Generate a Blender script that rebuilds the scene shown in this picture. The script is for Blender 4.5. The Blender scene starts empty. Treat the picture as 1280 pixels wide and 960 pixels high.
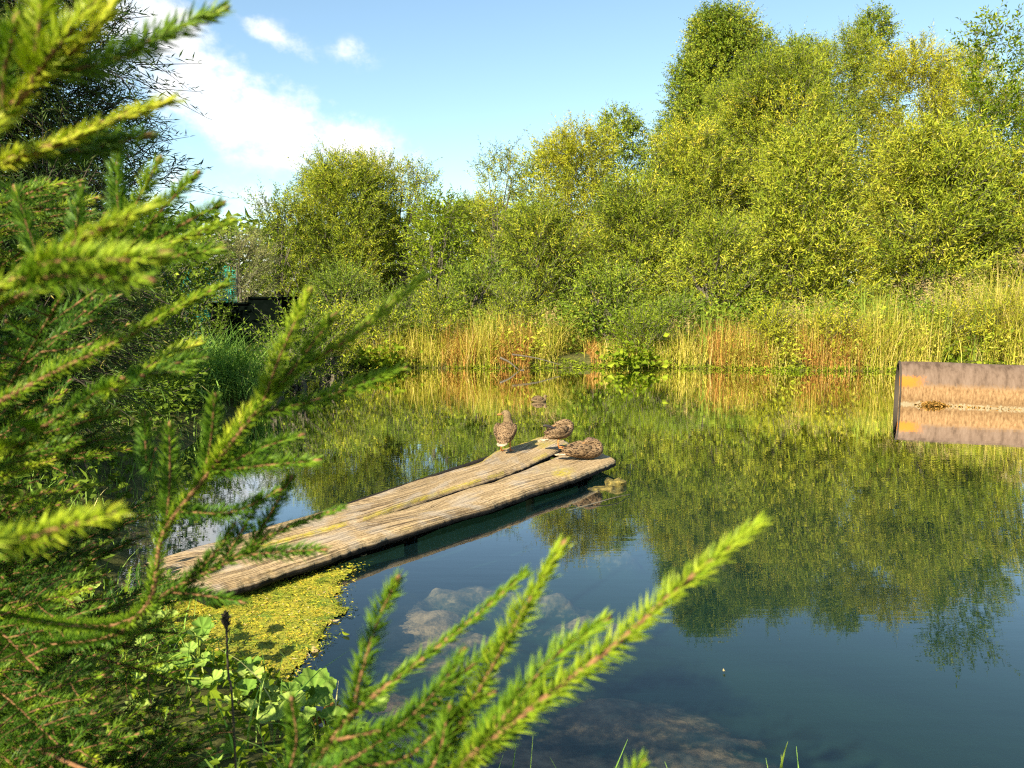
import bpy, math, random
import numpy as np
from mathutils import Vector, Matrix
R = math.radians
S = bpy.context.scene
C = bpy.data.collections.new("scene"); S.collection.children.link(C)

# ------------------------------------------------------------------ camera
F = 961.0; TH = math.atan(110 / F); CH = 1.85
cd = bpy.data.cameras.new("camera"); cam = bpy.data.objects.new("camera", cd); C.objects.link(cam)
cam.location = (0, 0, CH); cam.rotation_euler = (R(90) - TH, 0, 0)
cd.sensor_width = 36; cd.lens = 36 * F / 1280; cd.clip_start = 0.02; cd.clip_end = 3000
cd.dof.use_dof = True; cd.dof.focus_distance = 8.5; cd.dof.aperture_fstop = 9
S.camera = cam
# ------------------------------------------------------------------ light
SUN_EL = 34; SX, SY = -0.55, -0.835
w = bpy.data.worlds.new("World"); S.world = w; w.use_nodes = True
nt = w.node_tree; N = nt.nodes; L = nt.links; N.clear()
out = N.new('ShaderNodeOutputWorld'); bg = N.new('ShaderNodeBackground'); bg.inputs[1].default_value = 0.077
sky = N.new('ShaderNodeTexSky'); sky.sky_type = 'NISHITA'; sky.sun_disc = False
sky.sun_elevation = R(SUN_EL); sky.sun_rotation = math.atan2(SX, SY)
sky.air_density = 1.0; sky.dust_density = 0.6; sky.ozone_density = 1.6; sky.altitude = 100
tc = N.new('ShaderNodeTexCoord')
def wn(t, **k):
    n = N.new(t)
    for a, b in k.items(): setattr(n, a, b)
    return n
def wmath(op, a, b=None, c=None):
    n = wn('ShaderNodeMath', operation=op)
    for i, q in enumerate((a, b, c)):
        if q is None: continue
        if isinstance(q, (int, float)): n.inputs[i].default_value = q
        else: L.new(q, n.inputs[i])
    return n.outputs[0]
sep = wn('ShaderNodeSeparateXYZ'); L.new(tc.outputs['Generated'], sep.inputs[0])
az = wmath('ARCTAN2', sep.outputs[0], sep.outputs[1]); el = wmath('ARCSINE', sep.outputs[2])
comb = wn('ShaderNodeCombineXYZ'); L.new(az, comb.inputs[0]); L.new(el, comb.inputs[1])
def wnoise(scale, detail, rough, yscale=1.0, off=0.0):
    m = wn('ShaderNodeMapping'); m.inputs['Scale'].default_value = (1, yscale, 1); m.inputs['Location'].default_value = (off, off, off)
    L.new(comb.outputs[0], m.inputs[0]); n = wn('ShaderNodeTexNoise'); n.inputs['Scale'].default_value = scale
    n.inputs['Detail'].default_value = detail; n.inputs['Roughness'].default_value = rough
    L.new(m.outputs[0], n.inputs['Vector']); return n.outputs[0]
n1 = wnoise(7, 8, 0.6, 1.5); n2 = wnoise(20, 6, 0.6, 1.2, 3.1)
def blob(a0, e0, ra, re, rot, amp):
    c, s = math.cos(rot), math.sin(rot)
    da = wmath('SUBTRACT', az, a0); de = wmath('SUBTRACT', el, e0)
    u = wmath('DIVIDE', wmath('ADD', wmath('MULTIPLY', da, c), wmath('MULTIPLY', de, s)), ra)
    v = wmath('DIVIDE', wmath('ADD', wmath('MULTIPLY', da, -s), wmath('MULTIPLY', de, c)), re)
    q = wmath('ADD', wmath('MULTIPLY', u, u), wmath('MULTIPLY', v, v))
    return wmath('MULTIPLY', wmath('EXPONENT', wmath('MULTIPLY', q, -1.0)), amp)
def pa(x, y):   # direction of a sky spot (azimuth, elevation)
    u, v = (x - 640) / F, (480 - y) / F
    d = Vector((u, math.cos(TH) + v * math.sin(TH), -math.sin(TH) + v * math.cos(TH))).normalized()
    return math.atan2(d.x, d.y), math.asin(d.z)
tot = None
for (x, y, ra, re, rot, amp) in [(190, 40, .09, .07, -.5, 1.0), (255, 110, .12, .05, -.45, .95), (350, 150, .13, .042, -.42, 1.05), (430, 182, .10, .034, -.3, 1.05),
                                 (335, 42, .055, .016, -.38, .7), (442, 66, .03, .016, 0, .55), (655, 164, .05, .012, .1, .3), (300, 250, .06, .02, 0, .6),
                                 (250, 300, .08, .07, 0, .8), (515, 68, .02, .01, 0, .35), (300, -300, .5, .09, .2, .5)]:
    a0, e0 = pa(x, y); b = blob(a0, e0, ra, re, rot, amp)
    tot = b if tot is None else wmath('MAXIMUM', tot, b)
dens = wmath('ADD', tot, wmath('ADD', wmath('MULTIPLY', wmath('SUBTRACT', n1, .5), 2.2), wmath('MULTIPLY', wmath('SUBTRACT', n2, .5), 1.6)))
mr = wn('ShaderNodeMapRange', interpolation_type='SMOOTHSTEP'); mr.inputs[1].default_value = .22; mr.inputs[2].default_value = 1.05
L.new(dens, mr.inputs[0])
gate = wn('ShaderNodeMapRange'); gate.inputs[1].default_value = .05; gate.inputs[2].default_value = .3; L.new(tot, gate.inputs[0])
fac = wmath('MULTIPLY', mr.outputs[0], wmath('MULTIPLY', gate.outputs[0], .93))
tint = wn('ShaderNodeMix', data_type='RGBA', blend_type='MULTIPLY'); tint.inputs[0].default_value = 1
L.new(sky.outputs[0], tint.inputs[6]); tint.inputs[7].default_value = (1.08, 1.13, 1.03, 1)
mix = wn('ShaderNodeMix', data_type='RGBA'); L.new(fac, mix.inputs[0]); L.new(tint.outputs[2], mix.inputs[6])
mix.inputs[7].default_value = (6.2, 6.1, 6.0, 1)
L.new(mix.outputs[2], bg.inputs[0]); L.new(bg.outputs[0], out.inputs[0])
sd = bpy.data.lights.new("sun", 'SUN'); sd.energy = 5.0; sd.angle = R(.6); sd.color = (1, .89, .68)
so = bpy.data.objects.new("sun", sd); C.objects.link(so)
h_ = math.hypot(SX, SY)
sdir = Vector((SX / h_ * math.cos(R(SUN_EL)), SY / h_ * math.cos(R(SUN_EL)), math.sin(R(SUN_EL))))
so.rotation_euler = sdir.to_track_quat('Z', 'Y').to_euler()
S.view_settings.view_transform = 'Standard'; S.view_settings.look = 'None'; S.view_settings.gamma = 1
S.view_settings.exposure = 1.52
S.render.engine = 'CYCLES'; S.cycles.use_denoising = False; S.cycles.filter_width = 1.25
S.cycles.max_bounces = 7; S.cycles.diffuse_bounces = 2; S.cycles.glossy_bounces = 3; S.cycles.transmission_bounces = 4
S.cycles.transparent_max_bounces = 8; S.cycles.caustics_reflective = False; S.cycles.caustics_refractive = False
S.cycles.sample_clamp_indirect = 6

# ------------------------------------------------------------------ helpers
def ray(x, y):
    u, v = (x - 640) / F, (480 - y) / F
    return Vector((u, math.cos(TH) + v * math.sin(TH), -math.sin(TH) + v * math.cos(TH)))
def at(x, y, t): return Vector((0, 0, CH)) + ray(x, y) * t          # point at forward depth t
def gz(x, y, z=0.0):
    r = ray(x, y); return Vector((0, 0, CH)) + r * ((z - CH) / r.z)
def proj(p):
    d = np.asarray(p, float) - np.array((0, 0, CH)); ct, st = math.cos(TH), math.sin(TH)
    f = d[..., 1] * ct - d[..., 2] * st; v = d[..., 1] * st + d[..., 2] * ct
    f_ = np.where(f > .01, f, .01)
    return 640 + F * d[..., 0] / f_, 480 - F * v / f_, f
def tag(o, label=None, cat=None, group=None, kind=None):
    if label: o['label'] = label
    if cat: o['category'] = cat
    if group: o['group'] = group
    if kind: o['kind'] = kind
    return o
def empty(name, loc=(0, 0, 0), rz=0):
    o = bpy.data.objects.new(name, None); C.objects.link(o); o.location = loc; o.rotation_euler = (0, 0, rz); return o
def mesh_np(name, verts, faces, mat, parent=None, var=None, smooth=False, uvw=None):
    """faces: list of (k,4)/(k,3) integer arrays"""
    me = bpy.data.meshes.new(name); verts = np.asarray(verts, np.float32).reshape(-1, 3)
    if not isinstance(faces, (list, tuple)): faces = [faces]
    faces = [np.asarray(f, np.int32) for f in faces if len(f)]
    loops = np.concatenate([f.ravel() for f in faces]); tots = np.concatenate([np.full(len(f), f.shape[1], np.int32) for f in faces])
    starts = np.concatenate([[0], np.cumsum(tots)[:-1]]).astype(np.int32)
    me.vertices.add(len(verts)); me.vertices.foreach_set('co', verts.ravel())
    me.loops.add(len(loops)); me.loops.foreach_set('vertex_index', loops)
    me.polygons.add(len(tots)); me.polygons.foreach_set('loop_start', starts); me.polygons.foreach_set('loop_total', tots)
    me.polygons.foreach_set('use_smooth', np.full(len(tots), bool(smooth)))
    me.update(calc_edges=True)
    if var is not None:
        a = me.attributes.new('var', 'FLOAT', 'POINT'); a.data.foreach_set('value', np.asarray(var, np.float32))
    if uvw is not None:
        a = me.attributes.new('uvw', 'FLOAT_VECTOR', 'POINT'); a.data.foreach_set('vector', np.asarray(uvw, np.float32).ravel())
    me.materials.append(mat)
    o = bpy.data.objects.new(name, me); C.objects.link(o); o.parent = parent
    return o
def nrm(a): return a / np.maximum(np.linalg.norm(a, axis=-1, keepdims=True), 1e-9)
def vnoise(x, y, seed=0):
    """smooth value noise 0..1"""
    xi = np.floor(x).astype(np.int64); yi = np.floor(y).astype(np.int64); xf = x - xi; yf = y - yi
    def h(a, b):
        n = (a * 374761393 + b * 668265263 + seed * 1442695041) & 0xffffffff
        n = ((n ^ (n >> 13)) * 1274126177) & 0xffffffff
        return ((n ^ (n >> 16)) & 0xffff) / 65535.0
    xf = xf * xf * (3 - 2 * xf); yf = yf * yf * (3 - 2 * yf)
    return (h(xi, yi) * (1 - xf) + h(xi + 1, yi) * xf) * (1 - yf) + (h(xi, yi + 1) * (1 - xf) + h(xi + 1, yi + 1) * xf) * yf
def fbm(x, y, seed=0, o=4):
    s = 0; a = .5; t = 0
    for k in range(o): s = s + a * vnoise(x * 2 ** k, y * 2 ** k, seed + k * 7); t += a; a *= .5
    return s / t
class MB:
    def __init__(s): s.v = []; s.q = []; s.t = []; s.n = 0; s.a = []
    def add(s, v, quads=(), tris=(), a=0.5):
        v = np.asarray(v, float).reshape(-1, 3); s.v.append(v)
        if len(quads): s.q.append(np.asarray(quads) + s.n)
        if len(tris): s.t.append(np.asarray(tris) + s.n)
        s.a.append(np.full(len(v), a) if np.isscalar(a) else np.asarray(a)); s.n += len(v)
    def tube(s, pts, rad, k=7, a=.5):
        pts = np.asarray(pts, float); n = len(pts); rad = np.broadcast_to(rad, (n,))
        t = np.gradient(pts, axis=0); t = nrm(t); up = np.array((0, 0, 1.0)) if abs(t[0][2]) < .9 else np.array((1.0, 0, 0))
        v = []; sd_ = None
        for i in range(n):
            sd_ = np.cross(t[i], up) if sd_ is None else sd_ - t[i] * np.dot(sd_, t[i])
            sd_ = sd_ / np.linalg.norm(sd_); u = np.cross(sd_, t[i])
            for j in range(k):
                an = 2 * math.pi * j / k; v.append(pts[i] + rad[i] * (sd_ * math.cos(an) + u * math.sin(an)))
        v.append(pts[0]); v.append(pts[-1])
        q = [(i * k + j, i * k + (j + 1) % k, (i + 1) * k + (j + 1) % k, (i + 1) * k + j) for i in range(n - 1) for j in range(k)]
        tr = [(n * k, (j + 1) % k, j) for j in range(k)] + [(n * k + 1, (n - 1) * k + j, (n - 1) * k + (j + 1) % k) for j in range(k)]
        s.add(v, q, tr, a)
    def box(s, c, d, rz=0, a=.5):
        x, y, z = np.array(d) / 2.0; co = np.array([(i * x, j * y, k * z) for i in (-1, 1) for j in (-1, 1) for k in (-1, 1)])
        cz, sz = math.cos(rz), math.sin(rz); co = np.stack([co[:, 0] * cz - co[:, 1] * sz, co[:, 0] * sz + co[:, 1] * cz, co[:, 2]], 1) + np.array(c)
        s.add(co, [(0, 1, 3, 2), (4, 6, 7, 5), (0, 4, 5, 1), (2, 3, 7, 6), (0, 2, 6, 4), (1, 5, 7, 3)], (), a)
    def build(s, name, mat, parent=None, smooth=False):
        return mesh_np(name, np.concatenate(s.v), [np.concatenate(f) for f in (s.q, s.t) if f], mat, parent, np.concatenate(s.a), smooth)
def catmull(P, n):
    P = np.asarray(P, float); m = len(P); E = np.vstack([2 * P[0] - P[1], P, 2 * P[-1] - P[-2]]); o = []
    for s in np.linspace(0, m - 1, n):
        i = min(int(s), m - 2); t = s - i; a, b, c, d = E[i:i + 4]
        o.append(.5 * (2 * b + (c - a) * t + (2 * a - 5 * b + 4 * c - d) * t * t + (3 * b - a - 3 * c + d) * t ** 3))
    return np.array(o)

# ------------------------------------------------------------------ materials
def newmat(name):
    m = bpy.data.materials.new(name); m.use_nodes = True; n = m.node_tree; n.nodes.clear()
    o = n.nodes.new('ShaderNodeOutputMaterial'); return m, n, o
def attr(n, name='var'):
    a = n.nodes.new('ShaderNodeAttribute'); a.attribute_name = name; return a
def ramp(n, fac, stops):
    r = n.nodes.new('ShaderNodeValToRGB'); e = r.color_ramp.elements
    while len(e) < len(stops): e.new(.5)
    for i, (p, c) in enumerate(stops): e[i].position = p; e[i].color = (*c, 1)
    n.links.new(fac, r.inputs[0]); return r.outputs[0]
def noise(n, scale, detail=4, rough=.6, vec=None, mapping=None):
    t = n.nodes.new('ShaderNodeTexNoise'); t.inputs['Scale'].default_value = scale; t.inputs['Detail'].default_value = detail; t.inputs['Roughness'].default_value = rough
    if vec is None: vec = n.nodes.new('ShaderNodeTexCoord').outputs['Object']
    if mapping:
        m = n.nodes.new('ShaderNodeMapping'); m.inputs['Scale'].default_value = mapping; n.links.new(vec, m.inputs[0]); vec = m.outputs[0]
    n.links.new(vec, t.inputs['Vector']); return t.outputs[0]
def mth(n, op, a, b=None):
    q = n.nodes.new('ShaderNodeMath'); q.operation = op
    for i, s in enumerate((a, b)):
        if s is None: continue
        if isinstance(s, (int, float)): q.inputs[i].default_value = s
        else: n.links.new(s, q.inputs[i])
    return q.outputs[0]
def bump(n, h, st, dist=.01):
    b = n.nodes.new('ShaderNodeBump'); b.inputs['Strength'].default_value = st; b.inputs['Distance'].default_value = dist
    n.links.new(h, b.inputs['Height']); return b.outputs[0]
def princ(n, o, col, rough=.7, spec=.3, metal=0, nor=None):
    p = n.nodes.new('ShaderNodeBsdfPrincipled')
    for s, v in (('Base Color', col), ('Roughness', rough), ('Metallic', metal), ('Specular IOR Level', spec)):
        if isinstance(v, (int, float)): p.inputs[s].default_value = v
        elif isinstance(v, tuple): p.inputs[s].default_value = (*v, 1)
        else: n.links.new(v, p.inputs[s])
    if nor is not None: n.links.new(nor, p.inputs['Normal'])
    n.links.new(p.outputs[0], o.inputs[0]); return p
def leafmat(name, stops, trans=.26, tcol=(1.1, 1.15, .4), rough=.65, spec=.06):
    m, n, o = newmat(name); c = ramp(n, attr(n).outputs['Fac'], stops)
    p = princ(n, o, c, rough, spec); t = n.nodes.new('ShaderNodeBsdfTranslucent')
    mu = n.nodes.new('ShaderNodeMix'); mu.data_type = 'RGBA'; mu.blend_type = 'MULTIPLY'; mu.inputs[0].default_value = 1
    n.links.new(c, mu.inputs[6]); mu.inputs[7].default_value = (*tcol, 1); mu.clamp_result = False; n.links.new(mu.outputs[2], t.inputs[0])
    x = n.nodes.new('ShaderNodeMixShader'); x.inputs[0].default_value = trans
    n.links.new(p.outputs[0], x.inputs[1]); n.links.new(t.outputs[0], x.inputs[2]); n.links.new(x.outputs[0], o.inputs[0]); return m
def plain(name, col, rough=.7, spec=.3, metal=0): m, n, o = newmat(name); princ(n, o, col, rough, spec, metal); return m
M = {}
M['willow'] = leafmat('willow leaves', [(0, (.05, .085, .01)), (.4, (.20, .26, .02)), (.8, (.37, .395, .03)), (1, (.58, .5, .05))])
M['gold'] = leafmat('golden willow leaves', [(0, (.11, .13, .012)), (.4, (.27, .29, .02)), (.8, (.43, .43, .03)), (1, (.6, .48, .05))])
M['bigleaf'] = leafmat('broad willow leaves', [(0, (.08, .13, .014)), (.45, (.24, .29, .022)), (.85, (.44, .43, .04)), (1, (.6, .52, .1))])
M['aspen'] = leafmat('aspen leaves', [(0, (.05, .09, .012)), (.5, (.18, .25, .022)), (.85, (.33, .37, .035)), (1, (.46, .42, .05))])
M['lime'] = leafmat('lime green leaves', [(0, (.08, .13, .008)), (.5, (.19, .26, .015)), (1, (.36, .42, .03))], .4)
M['silver'] = leafmat('silvery leaves', [(0, (.1, .12, .04)), (.5, (.2, .22, .08)), (1, (.36, .34, .14))])
M['shade'] = leafmat('shade-dark narrow leaves', [(0, (.03, .06, .025)), (.6, (.08, .13, .04)), (.9, (.15, .2, .05)), (1, (.35, .3, .08))], .3)  # the left willow's shaded side is put into these dark leaf colours
M['herb'] = leafmat('herb leaves', [(0, (.06, .10, .012)), (.6, (.14, .21, .02)), (1, (.3, .36, .04))], .3)
M['reed'] = leafmat('reed blades', [(0, (.12, .17, .02)), (.35, (.32, .34, .03)), (.7, (.55, .46, .08)), (1, (.7, .55, .2))], .3)
M['rust_reed'] = leafmat('dry russet stems', [(0, (.16, .1, .02)), (.4, (.38, .2, .05)), (.75, (.52, .27, .07)), (1, (.6, .42, .14))], .25)
M['cattail'] = leafmat('cattail blades', [(0, (.1, .17, .02)), (.6, (.22, .3, .04)), (1, (.4, .42, .08))], .3)
M['sedge'] = leafmat('sedge blades', [(0, (.06, .14, .02)), (.5, (.17, .32, .05)), (.9, (.3, .44, .09)), (1, (.55, .5, .2))], .25)
M['plume'] = leafmat('seed plumes', [(0, (.35, .24, .1)), (1, (.6, .46, .22))], .3)
M['bigherb'] = leafmat('coltsfoot leaves', [(0, (.07, .15, .02)), (.5, (.16, .28, .04)), (1, (.36, .45, .1))], .35)
M['needle'] = leafmat('spruce needles', [(0, (.02, .06, .008)), (.35, (.07, .17, .013)), (.6, (.19, .31, .016)), (.85, (.42, .5, .03)), (1, (.56, .56, .05))], .38, (1.2, 1.25, .4), .5, .25)
M['barkdark'] = plain('dark bark', (.05, .04, .03), .9)
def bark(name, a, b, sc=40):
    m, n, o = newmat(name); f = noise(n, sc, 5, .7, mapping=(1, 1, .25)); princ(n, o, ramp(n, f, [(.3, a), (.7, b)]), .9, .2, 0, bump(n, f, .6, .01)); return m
M['bark'] = bark('grey brown bark', (.05, .045, .035), (.16, .14, .1))
M['twig'] = bark('spruce bark', (.10, .045, .02), (.3, .16, .07), 120)
# weathered wood
m, n, o = newmat('weathered planks'); uv = attr(n, 'uvw').outputs['Vector']
g5 = noise(n, 4, 8, .6, uv, (.2, 30, 1)); g1 = noise(n, 6, 6, .7, uv, (.35, 14, 1)); g2 = noise(n, 30, 4, .7, uv, (.6, 10, 1)); g3 = noise(n, 3.2, 4, .6, uv); g4 = noise(n, 16, 5, .75, uv, (1, 2.5, 1))
gg = mth(n, 'ADD', mth(n, 'MULTIPLY', g1, .6), mth(n, 'MULTIPLY', g2, .4))
col = ramp(n, gg, [(.36, (.17, .11, .055)), (.46, (.35, .25, .135)), (.54, (.50, .37, .21)), (.66, (.68, .53, .33))])
cr = ramp(n, g5, [(.41, (.0, .0, .0)), (.47, (1, 1, 1))]); cmx = n.nodes.new('ShaderNodeMix'); cmx.data_type = 'RGBA'; n.links.new(cr, cmx.inputs[0]); cmx.inputs[6].default_value = (.11, .07, .04, 1)
sp4 = noise(n, 45, 4, .75, uv, (.6, 1.6, 1)); dk = n.nodes.new('ShaderNodeMix'); dk.data_type = 'RGBA'; dk.blend_type = 'MULTIPLY'; dk.inputs[0].default_value = .85; n.links.new(col, cmx.inputs[7]); n.links.new(cmx.outputs[2], dk.inputs[6]); n.links.new(ramp(n, mth(n, 'ADD', mth(n, 'MULTIPLY', sp4, .6), mth(n, 'MULTIPLY', g4, .4)), [(.4, (.42, .38, .33)), (.5, (.9, .88, .84)), (.6, (1.0, 1.0, 1.0))]), dk.inputs[7]); col = dk.outputs[2]
gg = mth(n, 'ADD', mth(n, 'MULTIPLY', gg, .6), mth(n, 'MULTIPLY', cr, .4))
mx = n.nodes.new('ShaderNodeMix'); mx.data_type = 'RGBA'; n.links.new(mth(n, 'MULTIPLY', ramp(n, g3, [(.5, (0, 0, 0)), (.62, (1, 1, 1))]), .5), mx.inputs[0]); n.links.new(col, mx.inputs[6]); mx.inputs[7].default_value = (.36, .32, .27, 1)
moss = n.nodes.new('ShaderNodeMix'); moss.data_type = 'RGBA'; mv = mth(n, 'MULTIPLY', attr(n, 'var').outputs['Fac'], ramp(n, g4, [(.42, (.1, .1, .1)), (.55, (1, 1, 1))]))
n.links.new(mv, moss.inputs[0]); n.links.new(mx.outputs[2], moss.inputs[6]); moss.inputs[7].default_value = (.40, .32, .03, 1)
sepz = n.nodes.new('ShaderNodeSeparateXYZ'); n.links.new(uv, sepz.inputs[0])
wet_shade = n.nodes.new('ShaderNodeMix'); wet_shade.data_type = 'RGBA'; n.links.new(ramp(n, mth(n, 'ADD', sepz.outputs[2], mth(n, 'MULTIPLY', g4, .3)), [(.55, (1, 1, 1)), (.85, (0, 0, 0))]), wet_shade.inputs[0])  # lower sides and underside darkened: wetness plus shade put into the colour
n.links.new(moss.outputs[2], wet_shade.inputs[6]); wet_shade.inputs[7].default_value = (.018, .015, .012, 1)
princ(n, o, wet_shade.outputs[2], .85, .2, 0, bump(n, gg, 1.0, .012)); M['plank'] = m
M['wet_shadewood'] = bark('soaked shade-black wood', (.006, .005, .004), (.022, .017, .012), 20)  # soaked wood, coloured near black to carry the shade under the deck
# ground
m, n, o = newmat('bank soil'); f = noise(n, 2.5, 7, .7); f2 = noise(n, 14, 7, .75)
geo = n.nodes.new('ShaderNodeNewGeometry'); sp = n.nodes.new('ShaderNodeSeparateXYZ'); n.links.new(geo.outputs['Position'], sp.inputs[0])
land = ramp(n, f2, [(.3, (.03, .03, .012)), (.5, (.07, .075, .02)), (.7, (.15, .13, .05))])
silt = ramp(n, mth(n, 'ADD', mth(n, 'MULTIPLY', f, .6), mth(n, 'MULTIPLY', f2, .4)), [(.38, (.05, .032, .018)), (.47, (.17, .095, .055)), (.55, (.32, .18, .11)), (.7, (.42, .25, .155))])
av = attr(n).outputs['Fac']
silt2 = n.nodes.new('ShaderNodeMix'); silt2.data_type = 'RGBA'; n.links.new(ramp(n, mth(n, 'ADD', av, mth(n, 'MULTIPLY', mth(n, 'SUBTRACT', f2, .5), 1.3)), [(.2, (0, 0, 0)), (.85, (1, 1, 1))]), silt2.inputs[0]); silt2.inputs[6].default_value = (.010, .022, .016, 1); n.links.new(silt, silt2.inputs[7])
mz = n.nodes.new('ShaderNodeMix'); mz.data_type = 'RGBA'; n.links.new(ramp(n, mth(n, 'ADD', mth(n, 'MULTIPLY', sp.outputs[2], 8), .5), [(.3, (0, 0, 0)), (.6, (1, 1, 1))]), mz.inputs[0])
n.links.new(silt2.outputs[2], mz.inputs[6]); n.links.new(land, mz.inputs[7]); princ(n, o, mz.outputs[2], .95, .1, 0, bump(n, f2, .5, .03)); M['ground'] = m
BUMPS = 1.0
m, n, o = newmat('pond water'); geo = n.nodes.new('ShaderNodeTexCoord').outputs['Object']
r1 = noise(n, 5.0, 3, .55, geo, (.3, 2.0, 1)); r2 = noise(n, .35, 2, .5, geo, (1, 1.4, 1)); r3 = noise(n, 1.3, 2, .5, geo, (.6, 1.2, 1))
calm = ramp(n, r2, [(.42, (.45, .45, .45)), (.62, (1, 1, 1))])
hh = mth(n, 'ADD', mth(n, 'MULTIPLY', mth(n, 'MULTIPLY', r1, calm), .0006), mth(n, 'MULTIPLY', r3, .0006))
bn = n.nodes.new('ShaderNodeBump'); bn.inputs['Strength'].default_value = BUMPS; bn.inputs['Distance'].default_value = 1; n.links.new(hh, bn.inputs['Height'])
gm = n.nodes.new('ShaderNodeNewGeometry'); dt = n.nodes.new('ShaderNodeVectorMath'); dt.operation = 'DOT_PRODUCT'; n.links.new(gm.outputs['Incoming'], dt.inputs[0]); n.links.new(bn.outputs[0], dt.inputs[1])
cs_ = mth(n, 'SUBTRACT', 1.0, mth(n, 'MINIMUM', mth(n, 'ABSOLUTE', dt.outputs['Value']), 1.0)); FR = mth(n, 'ADD', .02, mth(n, 'MULTIPLY', mth(n, 'POWER', cs_, 5.0), .98))
gl = n.nodes.new('ShaderNodeBsdfGlossy'); gl.inputs['Roughness'].default_value = 0.0; gl.inputs[0].default_value = (1, 1, 1, 1); n.links.new(bn.outputs[0], gl.inputs['Normal'])
tr = n.nodes.new('ShaderNodeBsdfTransparent'); tr.inputs[0].default_value = (.92, .96, .93, 1)
df = n.nodes.new('ShaderNodeBsdfDiffuse'); df.inputs[0].default_value = (.05, .17, .19, 1)
m1 = n.nodes.new('ShaderNodeMixShader'); m1.inputs[0].default_value = .045; n.links.new(tr.outputs[0], m1.inputs[1]); n.links.new(df.outputs[0], m1.inputs[2])
m2 = n.nodes.new('ShaderNodeMixShader'); n.links.new(mth(n, 'ADD', mth(n, 'MULTIPLY', FR, 1.5), mth(n, 'MULTIPLY', mth(n, 'MULTIPLY', FR, FR), 2.3)), m2.inputs[0]); n.links.new(m1.outputs[0], m2.inputs[1]); n.links.new(gl.outputs[0], m2.inputs[2]); n.links.new(m2.outputs[0], o.inputs[0])
va = n.nodes.new('ShaderNodeVolumeAbsorption'); va.inputs[0].default_value = (.64, .8, .72, 1); va.inputs[1].default_value = .9; n.links.new(va.outputs[0], o.inputs['Volume']); M['water'] = m

# ------------------------------------------------------------------ the setting
shore = [(9, -4), (6, 1.2), (2.5, 2.05), (.6, 2.25), (-.35, 2.6), (-.85, 3.15), (-1.45, 3.55), (-2.2, 4.1), (-3.0, 5.6), (-3.9, 8.2), (-4.2, 10.6), (-4.35, 13.2), (-4.7, 16), (-4.6, 19.0),
         (-3, 19.9), (0, 19.8), (3, 20.1), (6.5, 19.2), (10, 19.0), (14, 18.6), (20, 15), (26, 5), (20, -4)]
SH = np.array(shore, float)
def pdist(x, y, P=SH):
    d = np.full(np.shape(x), 1e9); ins = np.zeros(np.shape(x), bool); n = len(P)
    for i in range(n):
        ax, ay = P[i]; bx, by = P[(i + 1) % n]; ex, ey = bx - ax, by - ay
        t = np.clip(((x - ax) * ex + (y - ay) * ey) / (ex * ex + ey * ey), 0, 1); d = np.minimum(d, np.hypot(x - ax - t * ex, y - ay - t * ey))
        ins ^= ((ay > y) != (by > y)) & (x < (bx - ax) * (y - ay) / (by - ay + 1e-12) + ax)
    return np.where(ins, -d, d)
def gxy(px_, py_, z): p = gz(px_, py_, z); return p.x, p.y
shoals = [(*gxy(780, 860, -.2), .55, .38, 1), (*gxy(900, 925, -.2), .42, .25, 1), (*gxy(740, 925, -.2), .6, .25, .95), (*gxy(980, 950, -.2), .25, .2, .9), (*gxy(540, 750, -.2), .5, .75, .9), (*gxy(600, 700, -.2), .8, .35, .7),
          (*gxy(740, 725, -.2), .5, .25, .7), (*gxy(530, 880, -.2), .6, .3, .8), (*gxy(870, 650, -.3), .8, .3, .3), (*gxy(775, 622, -.1), .35, .25, .45)]
def gh(x, y):
    d = pdist(x, y) + (fbm(x * 1.7, y * 1.7, 3) - .5) * .35
    nz = fbm(x * .5, y * .5, 11); up = .32 * (1 - np.exp(-np.maximum(d, 0) * 3.0)) + (nz - .5) * .25 * np.clip(d, 0, 1) + np.clip(d - 6, 0, 60) * .012
    dn = -.95 * (1 - np.exp(np.minimum(d, 0) * .45)) + (fbm(x * 1.2, y * 1.2, 21) - .5) * .12 * np.clip(-d, 0, 1)
    s = np.zeros_like(d)
    for (cx, cy, rx, ry, a) in shoals: s = np.maximum(s, a * np.exp(-((x - cx) / rx) ** 2 - ((y - cy) / ry) ** 2))
    wx_ = x + .3 * fbm(x * 3.1 + y, y * 2.3 - x, 61); wy_ = y + .3 * fbm(x * 2.2 - y, y * 3.3 + x, 62)
    s = np.clip((s + (fbm(wx_ * 2.1 + wy_ * 1.3, wy_ * 3.9 - wx_ * 1.4, 31, 5) - .5) * 1.1 - .1) * 1.0, 0, 1) * np.clip((s - .05) * 8, 0, 1); s = s * s * (3 - 2 * s)
    z = np.where(d > 0, up, dn); z = np.where(d < 0, z * (1 - s) + s * np.maximum(z, -.34 - .05 * fbm(x * 2.2 + .6 * y, y * 3 - x, 5)), z)
    return z, np.clip(s + np.clip(1 - (-d) / .9, 0, 1) * .5 * (d < 0), 0, 1)
xs = np.concatenate([-np.geomspace(900, 14, 22), np.arange(-13, -3, .16), np.arange(-3, 4, .05), np.arange(4, 20, .16), np.geomspace(20.5, 900, 22)])
ys = np.concatenate([-np.geomspace(600, 5, 14), np.arange(-4.5, 2, .25), np.arange(2, 7, .05), np.arange(7, 22, .1), np.arange(22, 40, .6), np.geomspace(41, 1500, 22)])
X, Y = np.meshgrid(xs, ys); Z, sv = gh(X, Y); nx, ny = len(xs), len(ys)
def gridq(nx, ny): i = np.arange(nx - 1)[None] + np.arange(ny - 1)[:, None] * nx; i = i.ravel(); return np.stack([i, i + 1, i + nx + 1, i + nx], 1)
tag(mesh_np('ground', np.stack([X, Y, Z], -1), gridq(nx, ny), M['ground'], None, sv.ravel(), True), kind='structure')
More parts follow.
